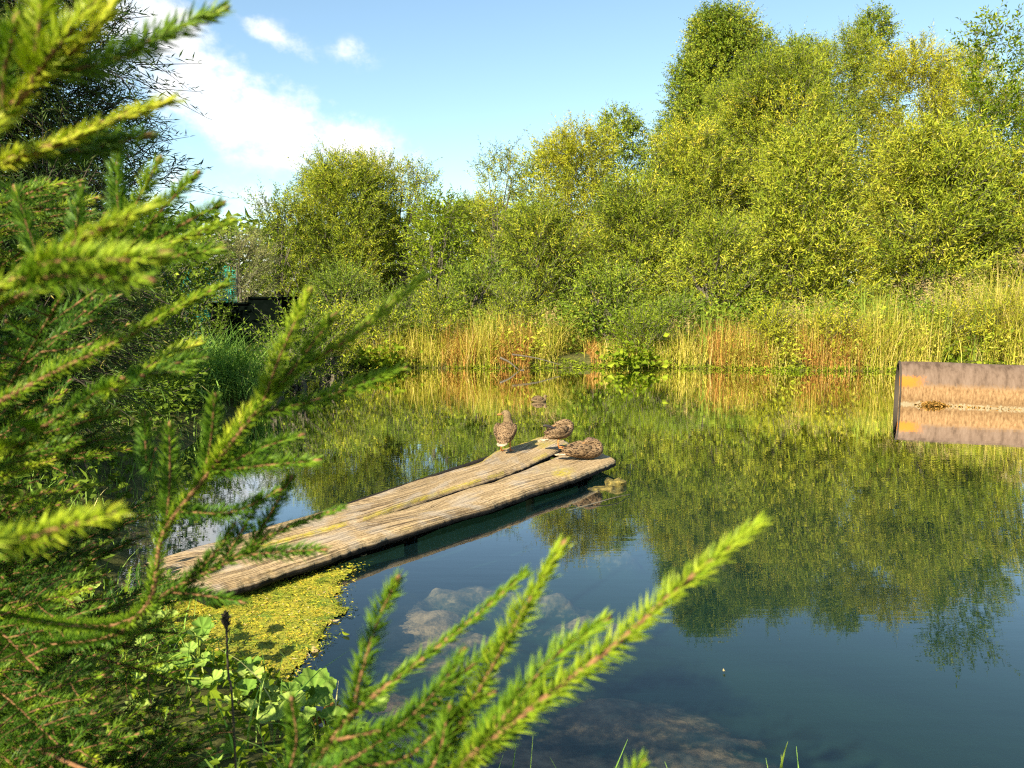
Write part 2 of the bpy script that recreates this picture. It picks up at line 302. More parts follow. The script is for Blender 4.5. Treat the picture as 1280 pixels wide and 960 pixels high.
def ghz(x, y): z, _ = gh(np.array([float(x)]), np.array([float(y)])); return float(z[0])
wb = MB(); wb.box((8.25, 9, -1.25), (30, 27, 2.5)); tag(wb.build('water', M['water']), kind='structure')

# ------------------------------------------------------------------ foliage generators
def leaves_mesh(name, P, D, Nn, ln, wd, mat, parent, var, fold=.15):
    """diamond leaves: base P, direction D, normal Nn"""
    Sd = nrm(np.cross(D, Nn)); Nn = np.cross(Sd, D); ln = np.broadcast_to(ln, (len(P),))[:, None]; wd = np.broadcast_to(wd, (len(P),))[:, None]
    mid = P + D * ln * .42
    V = np.stack([P, mid + Sd * wd * .5 + Nn * wd * fold, P + D * ln - Nn * ln * .1, mid - Sd * wd * .5 + Nn * wd * fold], 1)
    q = np.arange(len(P) * 4).reshape(-1, 4)
    return mesh_np(name, V, q, mat, parent, np.repeat(var, 4))
def twig_leaves(rng, base, d, length, nl, ll, lw, ang=.8, droop=.15):
    """base,d (n,3); returns leaf arrays along each twig"""
    n = len(base); s = np.linspace(.12, 1, nl)[None, :, None] + rng.uniform(-.03, .03, (n, nl, 1))
    ln = length[:, None, None]; pos = base[:, None] + d[:, None] * ln * s + np.array((0, 0, -1.)) * droop * ln * s * s
    a = nrm(np.cross(d, rng.normal(size=(n, 3)))); b = np.cross(d, a)
    ph = (np.arange(nl) * 2.4)[None, :] + rng.uniform(0, 6.28, (n, 1))
    rad = a[:, None] * np.cos(ph)[..., None] + b[:, None] * np.sin(ph)[..., None]
    aa = ang + rng.uniform(-.3, .3, (n, nl, 1)); aa = np.where(s > .97, .1, aa)
    D = nrm(d[:, None] * np.cos(aa) + rad * np.sin(aa) + np.array((0, 0, -.15)))
    Nn = nrm(np.array((0, 0, 1.)) + rad * .3 + rng.normal(size=(n, nl, 3)) * .8)
    f = lambda v: v.reshape(-1, 3)
    L_ = np.clip(rng.normal(ll, ll * .2, n * nl), ll * .4, ll * 1.6) * np.tile(1 - .4 * np.linspace(0, 1, nl) ** 3, n)
    return f(pos), f(D), f(Nn), L_, L_ * (lw / ll)
def twigs_mesh(mb, base, d, length, r, droop=.15):
    n = len(base); a = nrm(np.cross(d, np.array((.3, .5, .8)))); b = np.cross(d, a); V = []
    for (s, q) in ((0, 1.), (1, .3)):
        c = base + d * (length * s)[:, None] + np.array((0, 0, -1.)) * (droop * length * s * s)[:, None]
        for k in range(3): V.append(c + (a * math.cos(k * 2.094) + b * math.sin(k * 2.094)) * r * q)
    V = np.stack(V, 1); i = np.arange(n)[:, None] * 6
    q = np.concatenate([np.stack([i[:, 0] + k, i[:, 0] + (k + 1) % 3, i[:, 0] + 3 + (k + 1) % 3, i[:, 0] + 3 + k], 1) for k in range(3)])
    mb.add(V.reshape(-1, 3), q, (), .5)
def tree(name, label, cat, group, base, H, Rx, Ry, mat, leaf=(.12, .03), dens=1.0, seed=0, up=.8, z0=.03, lobes=16, lobe_r=.26, nl=14, tl=.75, ang=.8,
         profile=None, spikes=.5, vshift=0, trunk_r=.10, stems=5, droop=.12, barkm='bark', topz=None):
    rng = np.random.default_rng(seed); root = empty(name, base); tag(root, label, cat, group)
    prof = profile or (lambda t: (.75 + .25 * min(1, t * 2.5)) * max(.05, 1 - max(0, t - .25) ** 2.2 * 1.15) ** .6)
    lobes = int(lobes * 1.9); LB = []
    for k in range(lobes):
        t = (k + .5) / lobes; t = z0 + (1 - z0) * t; a = k * 2.4 + rng.uniform(-.5, .5); rr = rng.uniform(.35, .8) * prof(t)
        r = lobe_r * rng.uniform(.75, 1.25) * (.65 + .35 * prof(t)); zc = min(t * H, H - r * Rx * .8)
        LB.append((math.cos(a) * rr * Rx * .8, math.sin(a) * rr * Ry * .8, zc, r * Rx, r * Ry, r * max(Rx, Ry) * 1.15))
    LB.append((rng.uniform(-.1, .1) * Rx, 0, H - .3 * Rx, .3 * Rx, .3 * Ry, .33 * Rx)); LB = np.array(LB)
    la = leaf[0] * leaf[1] * .5; vol = (LB[:, 3] * LB[:, 5])
    ntw = int(dens * 7.5 * 3.14 * vol.sum() * .55 / la / nl * .55); pick = rng.choice(len(LB), ntw, p=vol / vol.sum()); B = LB[pick]
    u = nrm(rng.normal(size=(ntw, 3))); rr = rng.uniform(0, 1, ntw) ** .28
    base_p = B[:, :3] + u * B[:, 3:6] * rr[:, None] * .9; base_p[:, 2] = np.maximum(base_p[:, 2], .1)
    cen = np.array([[0, 0, 1.]]) * 0; outw = nrm(base_p * np.array((1, 1, 0)) + 1e-6)
    d = nrm(u * .55 + outw * .35 + np.array((0, 0, up)) + rng.normal(size=(ntw, 3)) * .3)
    length = tl * rng.uniform(.55, 1.2, ntw) * (1 + spikes * (rng.uniform(0, 1, ntw) > .93) * 1.5)
    P, D, Nn, Ls, W = twig_leaves(rng, base_p, d, length, nl, leaf[0], leaf[1], ang, droop)
    lobevar = rng.normal(0, .14, len(LB))[pick]; tv = np.repeat(lobevar + rng.normal(0, .12, ntw), nl)
    var = np.clip(.5 + vshift + tv + rng.normal(0, .13, len(P)), 0, 1)
    leaves_mesh('crown', P, D, Nn, Ls, W, mat, root, var)
    mb = MB(); twigs_mesh(mb, base_p, d, length, .006, droop)
    for k in range(stems):
        l = LB[(k * 5 + 2) % len(LB)]; a = rng.uniform(0, 6.28); b0 = np.array((math.cos(a) * .15 * min(stems - 1, 1), math.sin(a) * .15 * min(stems - 1, 1), -.2))
        mid = b0 * .5 + np.array((l[0] * .35, l[1] * .35, l[2] * .55)); pts = catmull([b0, mid, (l[0] * .9, l[1] * .9, l[2])], 9)
        mb.tube(pts, np.linspace(trunk_r, trunk_r * .2, 9), 7)
        for j in range(4):
            l2 = LB[(k * 5 + 2 + j * 3 + 1) % len(LB)]; s = pts[3 + j]; e = np.array(l2[:3]); mb.tube(catmull([s, (s + e) / 2 + (0, 0, .2), e], 5), np.linspace(trunk_r * .4, trunk_r * .1, 5), 5)
    mb.build('trunk', M[barkm], root); return root
def blades(rng, base, h, lean, wid, K=5, face=None):
    """strips curving over; returns verts, quads, n"""
    n = len(base); az_ = rng.uniform(0, 6.283, n); ld = np.stack([np.cos(az_), np.sin(az_), 0 * az_], 1); wa = az_ + 1.57 + rng.normal(0, .5, n)
    wdv = np.stack([np.cos(wa), np.sin(wa), 0 * wa], 1); V = []
    for k in range(K):
        s = k / (K - 1); c = base + np.array((0, 0, 1.)) * (h * (s - .45 * lean * s * s * np.clip(lean, 0, 1.4)))[:, None] + ld * (h * lean * s * s)[:, None]
        wk = (wid * (1 - s ** 1.5) * (.6 + .4 * min(1, s * 4)) + .0008)[:, None]; V += [c - wdv * wk / 2, c + wdv * wk / 2]
    V = np.stack(V, 1); i = np.arange(n) * 2 * K
    q = np.concatenate([np.stack([i + 2 * k, i + 2 * k + 1, i + 2 * k + 3, i + 2 * k + 2], 1) for k in range(K - 1)])
    return V.reshape(-1, 3), q, 2 * K
def blade_obj(name, rng, base, h, lean, wid, mat, parent=None, K=5, v0=.5, vs=.2):
    V, q, k = blades(rng, base, h, lean, wid, K); return mesh_np(name, V, q, mat, parent, np.repeat(np.clip(rng.normal(v0, vs, len(base)), 0, 1), k))
def scatter_leaves(name, rng, P, ll, lw, mat, parent=None, v0=.5, vs=.22, flat=.6):
    D = nrm(rng.normal(size=(len(P), 3)) * np.array((1, 1, .5)) + np.array((0, -.1, .1))); Nn = nrm(np.array((0, -.15, flat)) + rng.normal(size=(len(P), 3)) * .5)
    l = rng.uniform(.6, 1.3, len(P)) * ll
    return leaves_mesh(name, P, D, Nn, l, l * lw / ll, mat, parent, np.clip(rng.normal(v0, vs, len(P)), 0, 1))
#TREES
# (px centre, px top, depth, half width px, material, label...)
def ptree(x, ytop, D, hw, mat, label, name='willow_tree', cat='tree', group='trees behind the pond', **k):
    p = at(x, ytop, D); b = at(x, 430, D); gzv = ghz(b.x, p.y); H = p.z - gzv; Rx = hw / F * D
    return tree(name, label, cat, group, (b.x, p.y, gzv), H, Rx, k.pop('Ry', Rx * .85), M[mat], **k)
WL = dict(leaf=(.155, .036))
A = dict(profile=lambda t: (.7 + .3 * min(1, t * 3)) * (1 - max(0, t - .4) ** 1.5 * 1.7), leaf=(.11, .07), up=.35, ang=1.0, nl=11, tl=.6, stems=2, trunk_r=.14, z0=.2)
ptree(905, 18, 36, 138, 'aspen', 'tallest dark green tree with rounded top, rising behind the willows', 'aspen_tree', seed=1, lobes=30, dens=.95, **A)
ptree(1000, 50, 37, 90, 'aspen', 'dark green treetop between the tallest dark tree and the small rounded treetop', 'aspen_tree', seed=2, lobes=16, dens=.95, **A)
ptree(858, 80, 36, 70, 'aspen', 'dark green tree leaning out from the left flank of the tallest tree', 'aspen_tree', seed=51, lobes=18, dens=.95, **A)
ptree(952, 42, 37, 75, 'aspen', 'dark green tree forming the right shoulder of the tallest tree', 'aspen_tree', seed=52, lobes=18, dens=.95, **A)
ptree(1094, 18, 37, 70, 'aspen', 'small rounded light green treetop poking above the willows on the right', 'aspen_tree', seed=3, lobes=20, dens=1.05, vshift=.15, **A)
ptree(775, 140, 35, 85, 'aspen', 'lower dark green tree at the left foot of the tallest tree', 'aspen_tree', seed=4, lobes=14, dens=.75, **A)
ptree(1258, 30, 24, 72, 'lime', 'airy tree with sparse bright leaves rising at the right edge of the photo', 'ash_tree', seed=5, lobes=18, dens=.5, leaf=(.17, .06), up=.6, nl=11, tl=.8, stems=3, z0=.3, vshift=-.1)
ptree(985, 70, 29, 100, 'willow', 'broad yellow green willow in front of the tallest dark tree', seed=6, dens=.8, lobes=20, **WL)
ptree(1150, 66, 29, 88, 'gold', 'golden willow with the yellowest crown beneath the small rounded treetop', seed=7, dens=.85, lobes=20, **WL)
ptree(1245, 105, 27, 85, 'willow', 'yellow green willow beside the airy tree at the right edge', seed=8, dens=.8, lobes=18, **WL)
ptree(868, 165, 28, 88, 'willow', 'olive willow standing before the lower left side of the tallest tree', seed=9, dens=.85, lobes=20, **WL)
ptree(725, 168, 28, 82, 'gold', 'golden green willow with upright shoots, left of the lower dark green tree', seed=10, dens=.85, lobes=20, spikes=.5, **WL)
ptree(628, 198, 29, 55, 'willow', 'slim see-through willow with thin upright shoots between the left grove and the main grove', seed=11, dens=.5, lobes=16, spikes=.7, **WL)
ptree(800, 235, 25, 95, 'willow', 'rounded olive willow bush in the middle of the far bank', 'willow_bush', 'bush', seed=12, dens=.85, lobes=18, vshift=-.05, **WL)
ptree(670, 265, 25, 72, 'willow', 'dusky olive willow bush directly behind the reeds left of centre', 'willow_bush', 'bush', seed=13, dens=.8, lobes=16, vshift=-.15, **WL)
B = dict(leaf=(.19, .045), nl=12, tl=.8)
ptree(1010, 175, 23.5, 105, 'bigleaf', 'large leaved bright willow bush in the front row, left of the other large leaved one', 'willow_bush', 'bush', seed=14, dens=.85, lobes=20, **B)
ptree(1175, 168, 23.5, 112, 'bigleaf', 'large leaved bright willow bush in the front row, above the rusty pipe', 'willow_bush', 'bush', seed=15, dens=.85, lobes=20, **B)
ptree(1310, 180, 23.5, 90, 'bigleaf', 'large leaved willow bush cut by the right edge of the photo', 'willow_bush', 'bush', seed=16, dens=.8, lobes=16, **B)
ptree(900, 285, 22.8, 80, 'bigleaf', 'low leafy bush overhanging the reeds near the middle of the far bank', 'willow_bush', 'bush', seed=17, dens=.8, lobes=14, vshift=-.08, leaf=(.15, .04))
ptree(432, 205, 28, 88, 'willow', 'big rounded willow, the tallest of the left grove', seed=18, dens=.9, lobes=22, **WL)
ptree(508, 215, 29, 50, 'willow', 'narrow willow leaning on the right side of the big rounded willow', seed=19, dens=.7, lobes=16, vshift=-.05, **WL)
ptree(352, 250, 27, 55, 'willow', 'darker willow on the left shoulder of the big rounded willow', seed=20, dens=.8, lobes=14, vshift=-.15, **WL)
ptree(553, 252, 25, 60, 'lime', 'bright lime green young tree between the two groves', 'young_tree', seed=21, dens=.75, lobes=16, leaf=(.15, .05), up=.4, nl=11)
ptree(300, 300, 24, 48, 'silver', 'pale silvery bush above the black tank', 'silver_bush', 'bush', seed=22, dens=.7, lobes=14, leaf=(.10, .025))
ptree(430, 345, 22.5, 60, 'herb', 'low green bush on the bank to the right of the black tank', 'leafy_bush', 'bush', seed=23, dens=.8, lobes=12, leaf=(.11, .04))
ptree(600, 340, 23, 60, 'aspen', 'dark low bush under the lime green young tree', 'leafy_bush', 'bush', seed=24, dens=.8, lobes=12, leaf=(.12, .05))
ptree(760, 345, 22.3, 70, 'aspen', 'dark low bush behind the russet reeds in the middle', 'leafy_bush', 'bush', seed=25, dens=.8, lobes=12, leaf=(.12, .05))
for i_, (x, yt, D, hw, mt, lb) in enumerate([(470, 392, 20.6, 42, 'willow', 'low leafy mound at the left end of the reeds'), (545, 368, 20.8, 40, 'willow', 'tall herb clump rising above the russet reeds below the lime green tree'), (500, 372, 21.6, 45, 'herb', 'green herb clump behind the left end of the reeds'),
        (640, 362, 21.4, 45, 'willow', 'herb clump standing behind the middle of the russet reeds'), (800, 398, 20.5, 42, 'lime', 'low dark gapped green clump between the two runs of reeds'), (845, 378, 21.2, 42, 'herb', 'green clump behind the slim cattails'),
        (965, 395, 20.2, 40, 'gold', 'yellowish mound of herbs at the waterline left of the pipe'), (1040, 402, 20.0, 48, 'gold', 'wide golden mound of herbs closest to the left end of the pipe'), (1105, 395, 20.6, 45, 'willow', 'green gold herb mound below the tall cattail clumps'),
        (1185, 388, 20.0, 48, 'gold', 'golden herb mound straight above the pipe'), (1255, 378, 19.8, 50, 'gold', 'tallest golden herb mound at the right edge above the pipe')]):
    ptree(x, yt, D - .35, hw, mt, lb, 'herb_mound', 'herbs', 'herb mounds along the far bank', seed=100 + i_, dens=.33 if x > 1100 else .45, lobes=12, leaf=(.11, .028), nl=12, tl=.55, spikes=.6, stems=3, trunk_r=.012, up=1.0)
ptree(1055, 48, 33, 80, 'willow', 'olive willow filling the gap under the small rounded treetop', seed=40, dens=.8, lobes=20, **WL)
ptree(925, 110, 31, 90, 'willow', 'olive willow right below the crown of the tallest tree', seed=41, dens=.8, lobes=20, vshift=-.08, **WL)
ptree(1210, 72, 32, 75, 'gold', 'golden willow between the yellowest crown and the airy tree', seed=42, dens=.8, lobes=18, **WL)
ptree(690, 190, 33, 75, 'aspen', 'green tree behind the golden willow with upright shoots', 'aspen_tree', seed=43, dens=.7, lobes=18, leaf=(.11, .06), up=.5)
ptree(590, 255, 32, 70, 'willow', 'olive willow seen behind the lime green young tree', seed=44, dens=.8, lobes=16, vshift=-.05, **WL)
ptree(395, 225, 30, 60, 'willow', 'willow behind the left side of the big rounded willow', seed=45, dens=.8, lobes=16, **WL)
ptree(470, 205, 30, 60, 'gold', 'golden topped willow behind the big rounded willow', seed=46, dens=.8, lobes=16, **WL)
# far woods closing the view low down, one mass
rng = np.random.default_rng(50)
n_ = 26000; wx = rng.uniform(-26, 42, n_); wy = rng.uniform(39, 46, n_); wz = rng.uniform(0, 1, n_) ** .8 * (4.5 + 3.5 * fbm(wx * .25, wy * .2, 9) + np.clip(wx, 0, 20) * .1)
tag(scatter_leaves('distant_woods', rng, np.stack([wx, wy, wz], 1), .6, .3, M['aspen'], None, .3), 'distant dark green woods closing the view behind the trees', 'woods', kind='stuff')
# left willow, near, shade put into its dark leaf colour
SHW = dict(leaf=(.085, .013), spikes=0, nl=16, tl=.5, ang=.7, up=.25, droop=.35, barkm='barkdark', stems=4)
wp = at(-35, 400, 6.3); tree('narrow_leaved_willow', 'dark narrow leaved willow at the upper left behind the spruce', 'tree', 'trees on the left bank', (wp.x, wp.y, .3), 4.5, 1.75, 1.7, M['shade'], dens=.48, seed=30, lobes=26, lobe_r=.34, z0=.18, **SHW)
tree('willow_tree', 'green tree at the far left end of the bank, seen through the spruce branches', 'tree', 'trees on the left bank', (-10.5, 15.5, .3), 5, 2.2, 2.2, M['aspen'], leaf=(.2, .08), dens=.6, seed=32, lobes=20)

# ------------------------------------------------------------------ far bank undergrowth, reeds
def shore_pts(rng, n, x0, x1, dmin, dmax):
    X_ = rng.uniform(x0, x1, n); y0 = np.interp(X_, [-4.7, -3, 0, 3, 6.5, 10, 14, 20], [19.3, 19.9, 19.8, 20.1, 19.2, 19.0, 18.6, 15]); Y_ = y0 + rng.uniform(dmin, dmax, n)
    Z_, _ = gh(X_, Y_); return np.stack([X_, Y_, Z_], 1)
rng = np.random.default_rng(60)
HX = [-4.7, -3.7, -2.1, -.5, 1.2, 2.3, 3.6, 5.4, 6.6, 9, 11.2, 13, 16]; HY = [.7, .75, 1.2, 1.3, 1.25, .5, .8, 1.3, 1.1, 1.45, 1.8, 2.4, 2.5]
P = shore_pts(rng, 20000, -5, 16, .5, 5.0); P[:, 2] += rng.uniform(0, 1, len(P)) ** .8 * (.4 + 1.7 * fbm(P[:, 0] * .6, P[:, 1] * .6, 4))
tag(scatter_leaves('undergrowth', rng, P, .13, .06, M['herb'], None, .45), 'leafy green undergrowth between the reeds and the trees', 'undergrowth', kind='stuff')
P = shore_pts(rng, 9000, -5, 16, -.15, .9); k_ = fbm(P[:, 0] * .9, P[:, 1] * .4, 77) > .5; P = P[k_]; P[:, 2] += rng.uniform(0, 1, len(P)) ** .8 * np.interp(P[:, 0], HX, HY) * 1.1 * fbm(P[:, 0] * 1.6, P[:, 1], 78)
tag(scatter_leaves('waterside_herbs', rng, P, .1, .05, M['bigleaf'], None, .6), 'bright leafy herbs growing through the reeds at the water edge', 'herbs', kind='stuff')
P = shore_pts(rng, 34000, -4.6, 15.5, -.1, 2.2); dn = fbm(P[:, 0] * 1.1, P[:, 1] * 1.1, 14); P = P[dn + rng.uniform(-.12, .12, len(P)) > .46]
hm = np.interp(P[:, 0], HX, HY) * (.35 + 1.15 * fbm(P[:, 0] * 1.6, P[:, 1] * 1.2, 15)); nb_ = len(P)
blade_obj('reeds', rng, P, hm * rng.uniform(.35, 1.15, nb_), np.abs(rng.normal(.6, .45, nb_)), rng.uniform(.008, .02, nb_), M['reed'], v0=.6, vs=.24, K=6)
tag(bpy.data.objects['reeds'], 'golden green reeds and tall grass lining the far bank', 'reeds', kind='stuff')
P = shore_pts(rng, 9000, -3.9, 9.5, -.15, 1.3); P = P[fbm(P[:, 0] * 1.3, P[:, 1] * .3, 44) + np.interp(P[:, 0], [-4, -2, 2.2, 2.6, 3.7, 5.2, 6.6, 9], [-.1, .05, .03, -.3, .05, .02, -.02, .06]) > .5]; hm = np.interp(P[:, 0], HX, HY)
tag(blade_obj('russet_stems', rng, P, hm * rng.uniform(.3, 1.0, len(P)), np.abs(rng.normal(.55, .45, len(P))), rng.uniform(.008, .018, len(P)), M['rust_reed'], v0=.5, vs=.25), 'russet dried stems of dock and reed at the water edge', 'dry stems', kind='stuff')
P = shore_pts(rng, 1500, -4.6, 15, .1, 1.8); P = P[fbm(P[:, 0] * .9, P[:, 1] * .3, 71) + .03 * (P[:, 0] - 9) > .5]; hh_ = np.interp(P[:, 0], HX, HY) * rng.uniform(.8, 1.2, len(P))
P2 = np.repeat(P, 9, 0); P2[:, 2] += np.repeat(hh_, 9) + rng.uniform(-.22, .05, len(P2)); P2[:, :2] += rng.normal(0, .03, (len(P2), 2))
tag(scatter_leaves('seed_heads', rng, P2, .06, .014, M['plume'], None), 'pale tan seed heads above the reeds', 'seed heads', kind='stuff')
P = shore_pts(rng, 16000, -4.6, 13.5, -1.1, .25); e_ = -.15 - .8 * np.clip(fbm(P[:, 0] * 1.0, P[:, 0] * 0, 83) - .35, 0, 1); P = P[P[:, 1] > np.interp(P[:, 0], [-4.7, -3, 0, 3, 6.5, 10, 14, 20], [19.3, 19.9, 19.8, 20.1, 19.2, 19.0, 18.6, 15]) + e_]; P[:, 2] = np.maximum(P[:, 2], 0) + rng.uniform(0, .09, len(P)) ; P = P[fbm(P[:, 0] * 2.3, P[:, 1] * 4, 81) > .4]
tag(scatter_leaves('shore_weeds', rng, P, .09, .03, M['lime'], None, .6, .25, 1.2), 'bright yellow green weeds spreading on the water along the far bank', 'water weeds', kind='stuff')
# cattail clumps
lab = {1090: 'tall green cattail clump left of the two clumps above the pipe', 1160: 'tall green cattail clump standing above the rusty pipe', 885: 'slim cattail clump on the far bank behind the resting ducks to the right',
       1030: 'short green cattail clump between the slim one and the tall one', 1225: 'green cattail clump rightmost above the rusty pipe'}
for x in lab:
    D = 19.6 if x > 1100 else 20.2; p = at(x, 440, D); rr = np.random.default_rng(x); root = empty('cattail_plant', (p.x, p.y, .1)); tag(root, lab[x], 'cattail', 'cattail clumps on the far bank')
    k = 46 if x != 885 else 26; b = np.stack([rr.normal(0, .22, k), rr.normal(0, .15, k), 0 * rr.uniform(size=k)], 1)
    blade_obj('blades', rr, b, rr.uniform(1.4, 2.35, k) * (.8 if x in (885, 1030) else 1), rr.uniform(.02, .3, k), rr.uniform(.02, .034, k), M['cattail'], root, 6)
# broad leaved plants at water line
for i, (x, y, lb) in enumerate([(790, 452, 'broad leaved green plant at the waterline behind the ducks'), (470, 450, 'broad leaved green plant at the left end of the far waterline'), (1180, 420, 'round leaved green plant among the reeds above the pipe')]):
    p = at(x, y, 19.6); rr = np.random.default_rng(i + 400); root = empty('leafy_plant', (p.x, p.y, .05)); tag(root, lb, 'plant', 'broad leaved plants on the far bank')
    q = rr.normal(size=(240, 3)) * (.42, .25, .25); q[:, 2] = np.abs(q[:, 2]) + .05; scatter_leaves('leaves', rr, q, .17, .13, M['lime'], root, .5)
    mb = MB()
    for k in range(14): mb.tube([(rr.normal() * .1, rr.normal() * .1, -.1), q[k]], (.01, .005), 5)
    mb.build('stem', M['cattail'], root)
# fallen branches by the reeds
for (a, b, r, lb) in [((625, 447), (648, 462), .03, 'bare pale branch slanting into the water below the russet reeds'), ((640, 443), (700, 456), .022, 'longer bare branch lying on the far shore'), ((1085, 448), (1112, 425), .02, 'dry stick leaning in the reeds left of the pipe'), ((655, 462), (640, 470), .018, 'short broken stick poking out of the water by the far shore')]:
    p, q = at(*a, 19.3), at(*b, 19.2); mb = MB(); m_ = (p + q) / 2 + Vector((0, 0, .04)); mb.tube(catmull([p, m_, q], 7), np.linspace(r, r * .4, 7), 6)
    tag(mb.build('fallen_branch', M['bark']), lb, 'branch', 'fallen branches on the far shore')

#LEFTBANK
# ------------------------------------------------------------------ left bank
def boxed(o): return o
root = empty('metal_tank', (0, 0, 0)); tag(root, 'black metal tank with a stepped top standing on the left bank behind the grass', 'tank')
m, n, o = newmat('black paint'); f = noise(n, 9, 6, .7); princ(n, o, ramp(n, f, [(.4, (.0015, .003, .002)), (.75, (.004, .006, .005))]), .9, .0); M['black'] = m
D = 16.5; a = at(262, 380, D); b = at(352, 375, D); c1 = at(310, 379, D); top1 = a.z; top2 = at(330, 373, D).z
root.location = ((a.x + b.x) / 2, a.y + .6, .3)
mb = MB(); mb.box((c1.x / 2 + a.x / 2 - root.location.x, 0, (top1 - .3) / 2), (c1.x - a.x, 1.2, top1 - .3)); mb.box(((b.x + c1.x) / 2 - root.location.x + .004, .003, (top2 - .3) / 2), (b.x - c1.x, 1.22, top2 - .3)); mb.build('tank_body', M['black'], root)
mb = MB(); mb.box((c1.x / 2 + a.x / 2 - root.location.x - .01, -.005, top1 - .3 + .015), (c1.x - a.x + .03, 1.3, .03)); mb.box(((b.x + c1.x) / 2 - root.location.x + .02, -.003, top2 - .3 + .018), (b.x - c1.x, 1.3, .035)); mb.build('lid', M['black'], root)
# turquoise net fence
root = empty('net_fence', (at(245, 350, 19).x, 18.7, .4)); tag(root, 'turquoise garden netting between thin posts behind the left bank', 'fence'); M['net'] = plain('turquoise net', (.03, .36, .27), .5); mb = MB(); zt = at(245, 335, 19).z - .4
for k in range(46): x = -1.1 + k * .05; mb.tube([(x, .03 * math.sin(k), 0), (x + .05 * math.sin(k * .7), .03 * math.cos(k), zt + .06 * math.sin(k * .5))], .008, 4)
for k in range(int(zt / .05)): mb.tube([(-1.1, 0, .05 * k), (0, .03, .05 * k + .02 * math.sin(k)), (1.15, 0, .05 * k)], .008, 4)
mb.build('net', M['net'], root)
for s in (-1.12, 1.18): mb = MB(); mb.tube([(s, 0, -.3), (s, 0, zt + .1)], .025, 8); mb.build('post', M['bark'], root)
ptree(372, 398, 15.6, 42, 'herb', 'leafy bush at the water edge right of the big sedge tussock', 'leafy_bush', 'bush', 'bushes on the left bank', seed=130, dens=.8, lobes=12, leaf=(.1, .04))
ptree(412, 396, 17.6, 42, 'willow', 'yellow green bush at the far left corner of the pond', 'leafy_bush', 'bush', 'bushes on the left bank', seed=131, dens=.8, lobes=12, leaf=(.11, .035))
ptree(345, 432, 14.2, 26, 'herb', 'low leafy clump overhanging the water below the black tank', 'leafy_bush', 'bush', 'bushes on the left bank', seed=132, dens=.8, lobes=10, leaf=(.09, .04))
# sedge tussocks
for i, (x, y, D, hw, nb, h, lb) in enumerate([(272, 500, 12.6, 60, 1500, 1.15, 'big arching green sedge tussock below the black tank'), (205, 505, 11.6, 55, 1000, .95, 'shaded sedge tussock left of the big one, half hidden by the spruce'),
                                              (325, 470, 14.8, 32, 420, .8, 'small sedge tussock on the right side of the big one'), (120, 520, 10.5, 60, 800, .9, 'sedge tussock far left behind the spruce branches')]):
    p = at(x, y, D); rr = np.random.default_rng(500 + i); root = empty('sedge_tussock', (p.x, p.y, max(ghz(p.x, p.y), .02))); tag(root, lb, 'grass tussock', 'sedge tussocks on the left bank')
    b = np.stack([rr.normal(0, hw / F * D * .45, nb), rr.normal(0, .35, nb), 0 * rr.uniform(size=nb)], 1); blade_obj('blades', rr, b, rr.uniform(.6, 1.25, nb) * h, rr.uniform(.5, 1.5, nb), rr.uniform(.012, .022, nb), M['sedge'], root, 7, .5, .22)
# broad shaded leaves + bank cover behind the spruce
rr = np.random.default_rng(61)
def bank_pts(rr, n, x0, x1, y0, y1, dmax=9, dmin=.05):
    x = rr.uniform(x0, x1, n); y = rr.uniform(y0, y1, n); d = pdist(x, y); k = (d > dmin) & (d < dmax); x, y = x[k], y[k]; z, _ = gh(x, y); return np.stack([x, y, z], 1)
P = bank_pts(rr, 15000, -8.5, -1.5, 4, 17); P[:, 2] += rr.uniform(0, 1, len(P)) * .5
tag(scatter_leaves('bank_herbs', rr, P, .11, .06, M['herb'], None, .3), 'low leafy herbs covering the left bank', 'herbs', kind='stuff')
P = bank_pts(rr, 16000, -9, 3, .4, 18, 9, -.05)
tag(blade_obj('grass', rr, P, rr.uniform(.1, .38, len(P)), rr.uniform(.1, .9, len(P)), rr.uniform(.005, .011, len(P)), M['sedge'], v0=.6), 'grass growing over the banks', 'grass', kind='stuff')
tree('leafy_bush', 'shaded green bush on the left bank behind the spruce', 'bush', 'trees on the left bank', (-5.6, 10.5, .3), 2.2, 1.3, 1.2, M['herb'], leaf=(.12, .05), dens=.7, seed=33, lobes=12, vshift=-.2)
tree('leafy_bush', 'green bush at the far corner of the left bank beside the net', 'bush', 'trees on the left bank', (-7.2, 16.5, .3), 2.6, 1.6, 1.4, M['herb'], leaf=(.12, .05), dens=.7, seed=34, lobes=12, vshift=-.1)
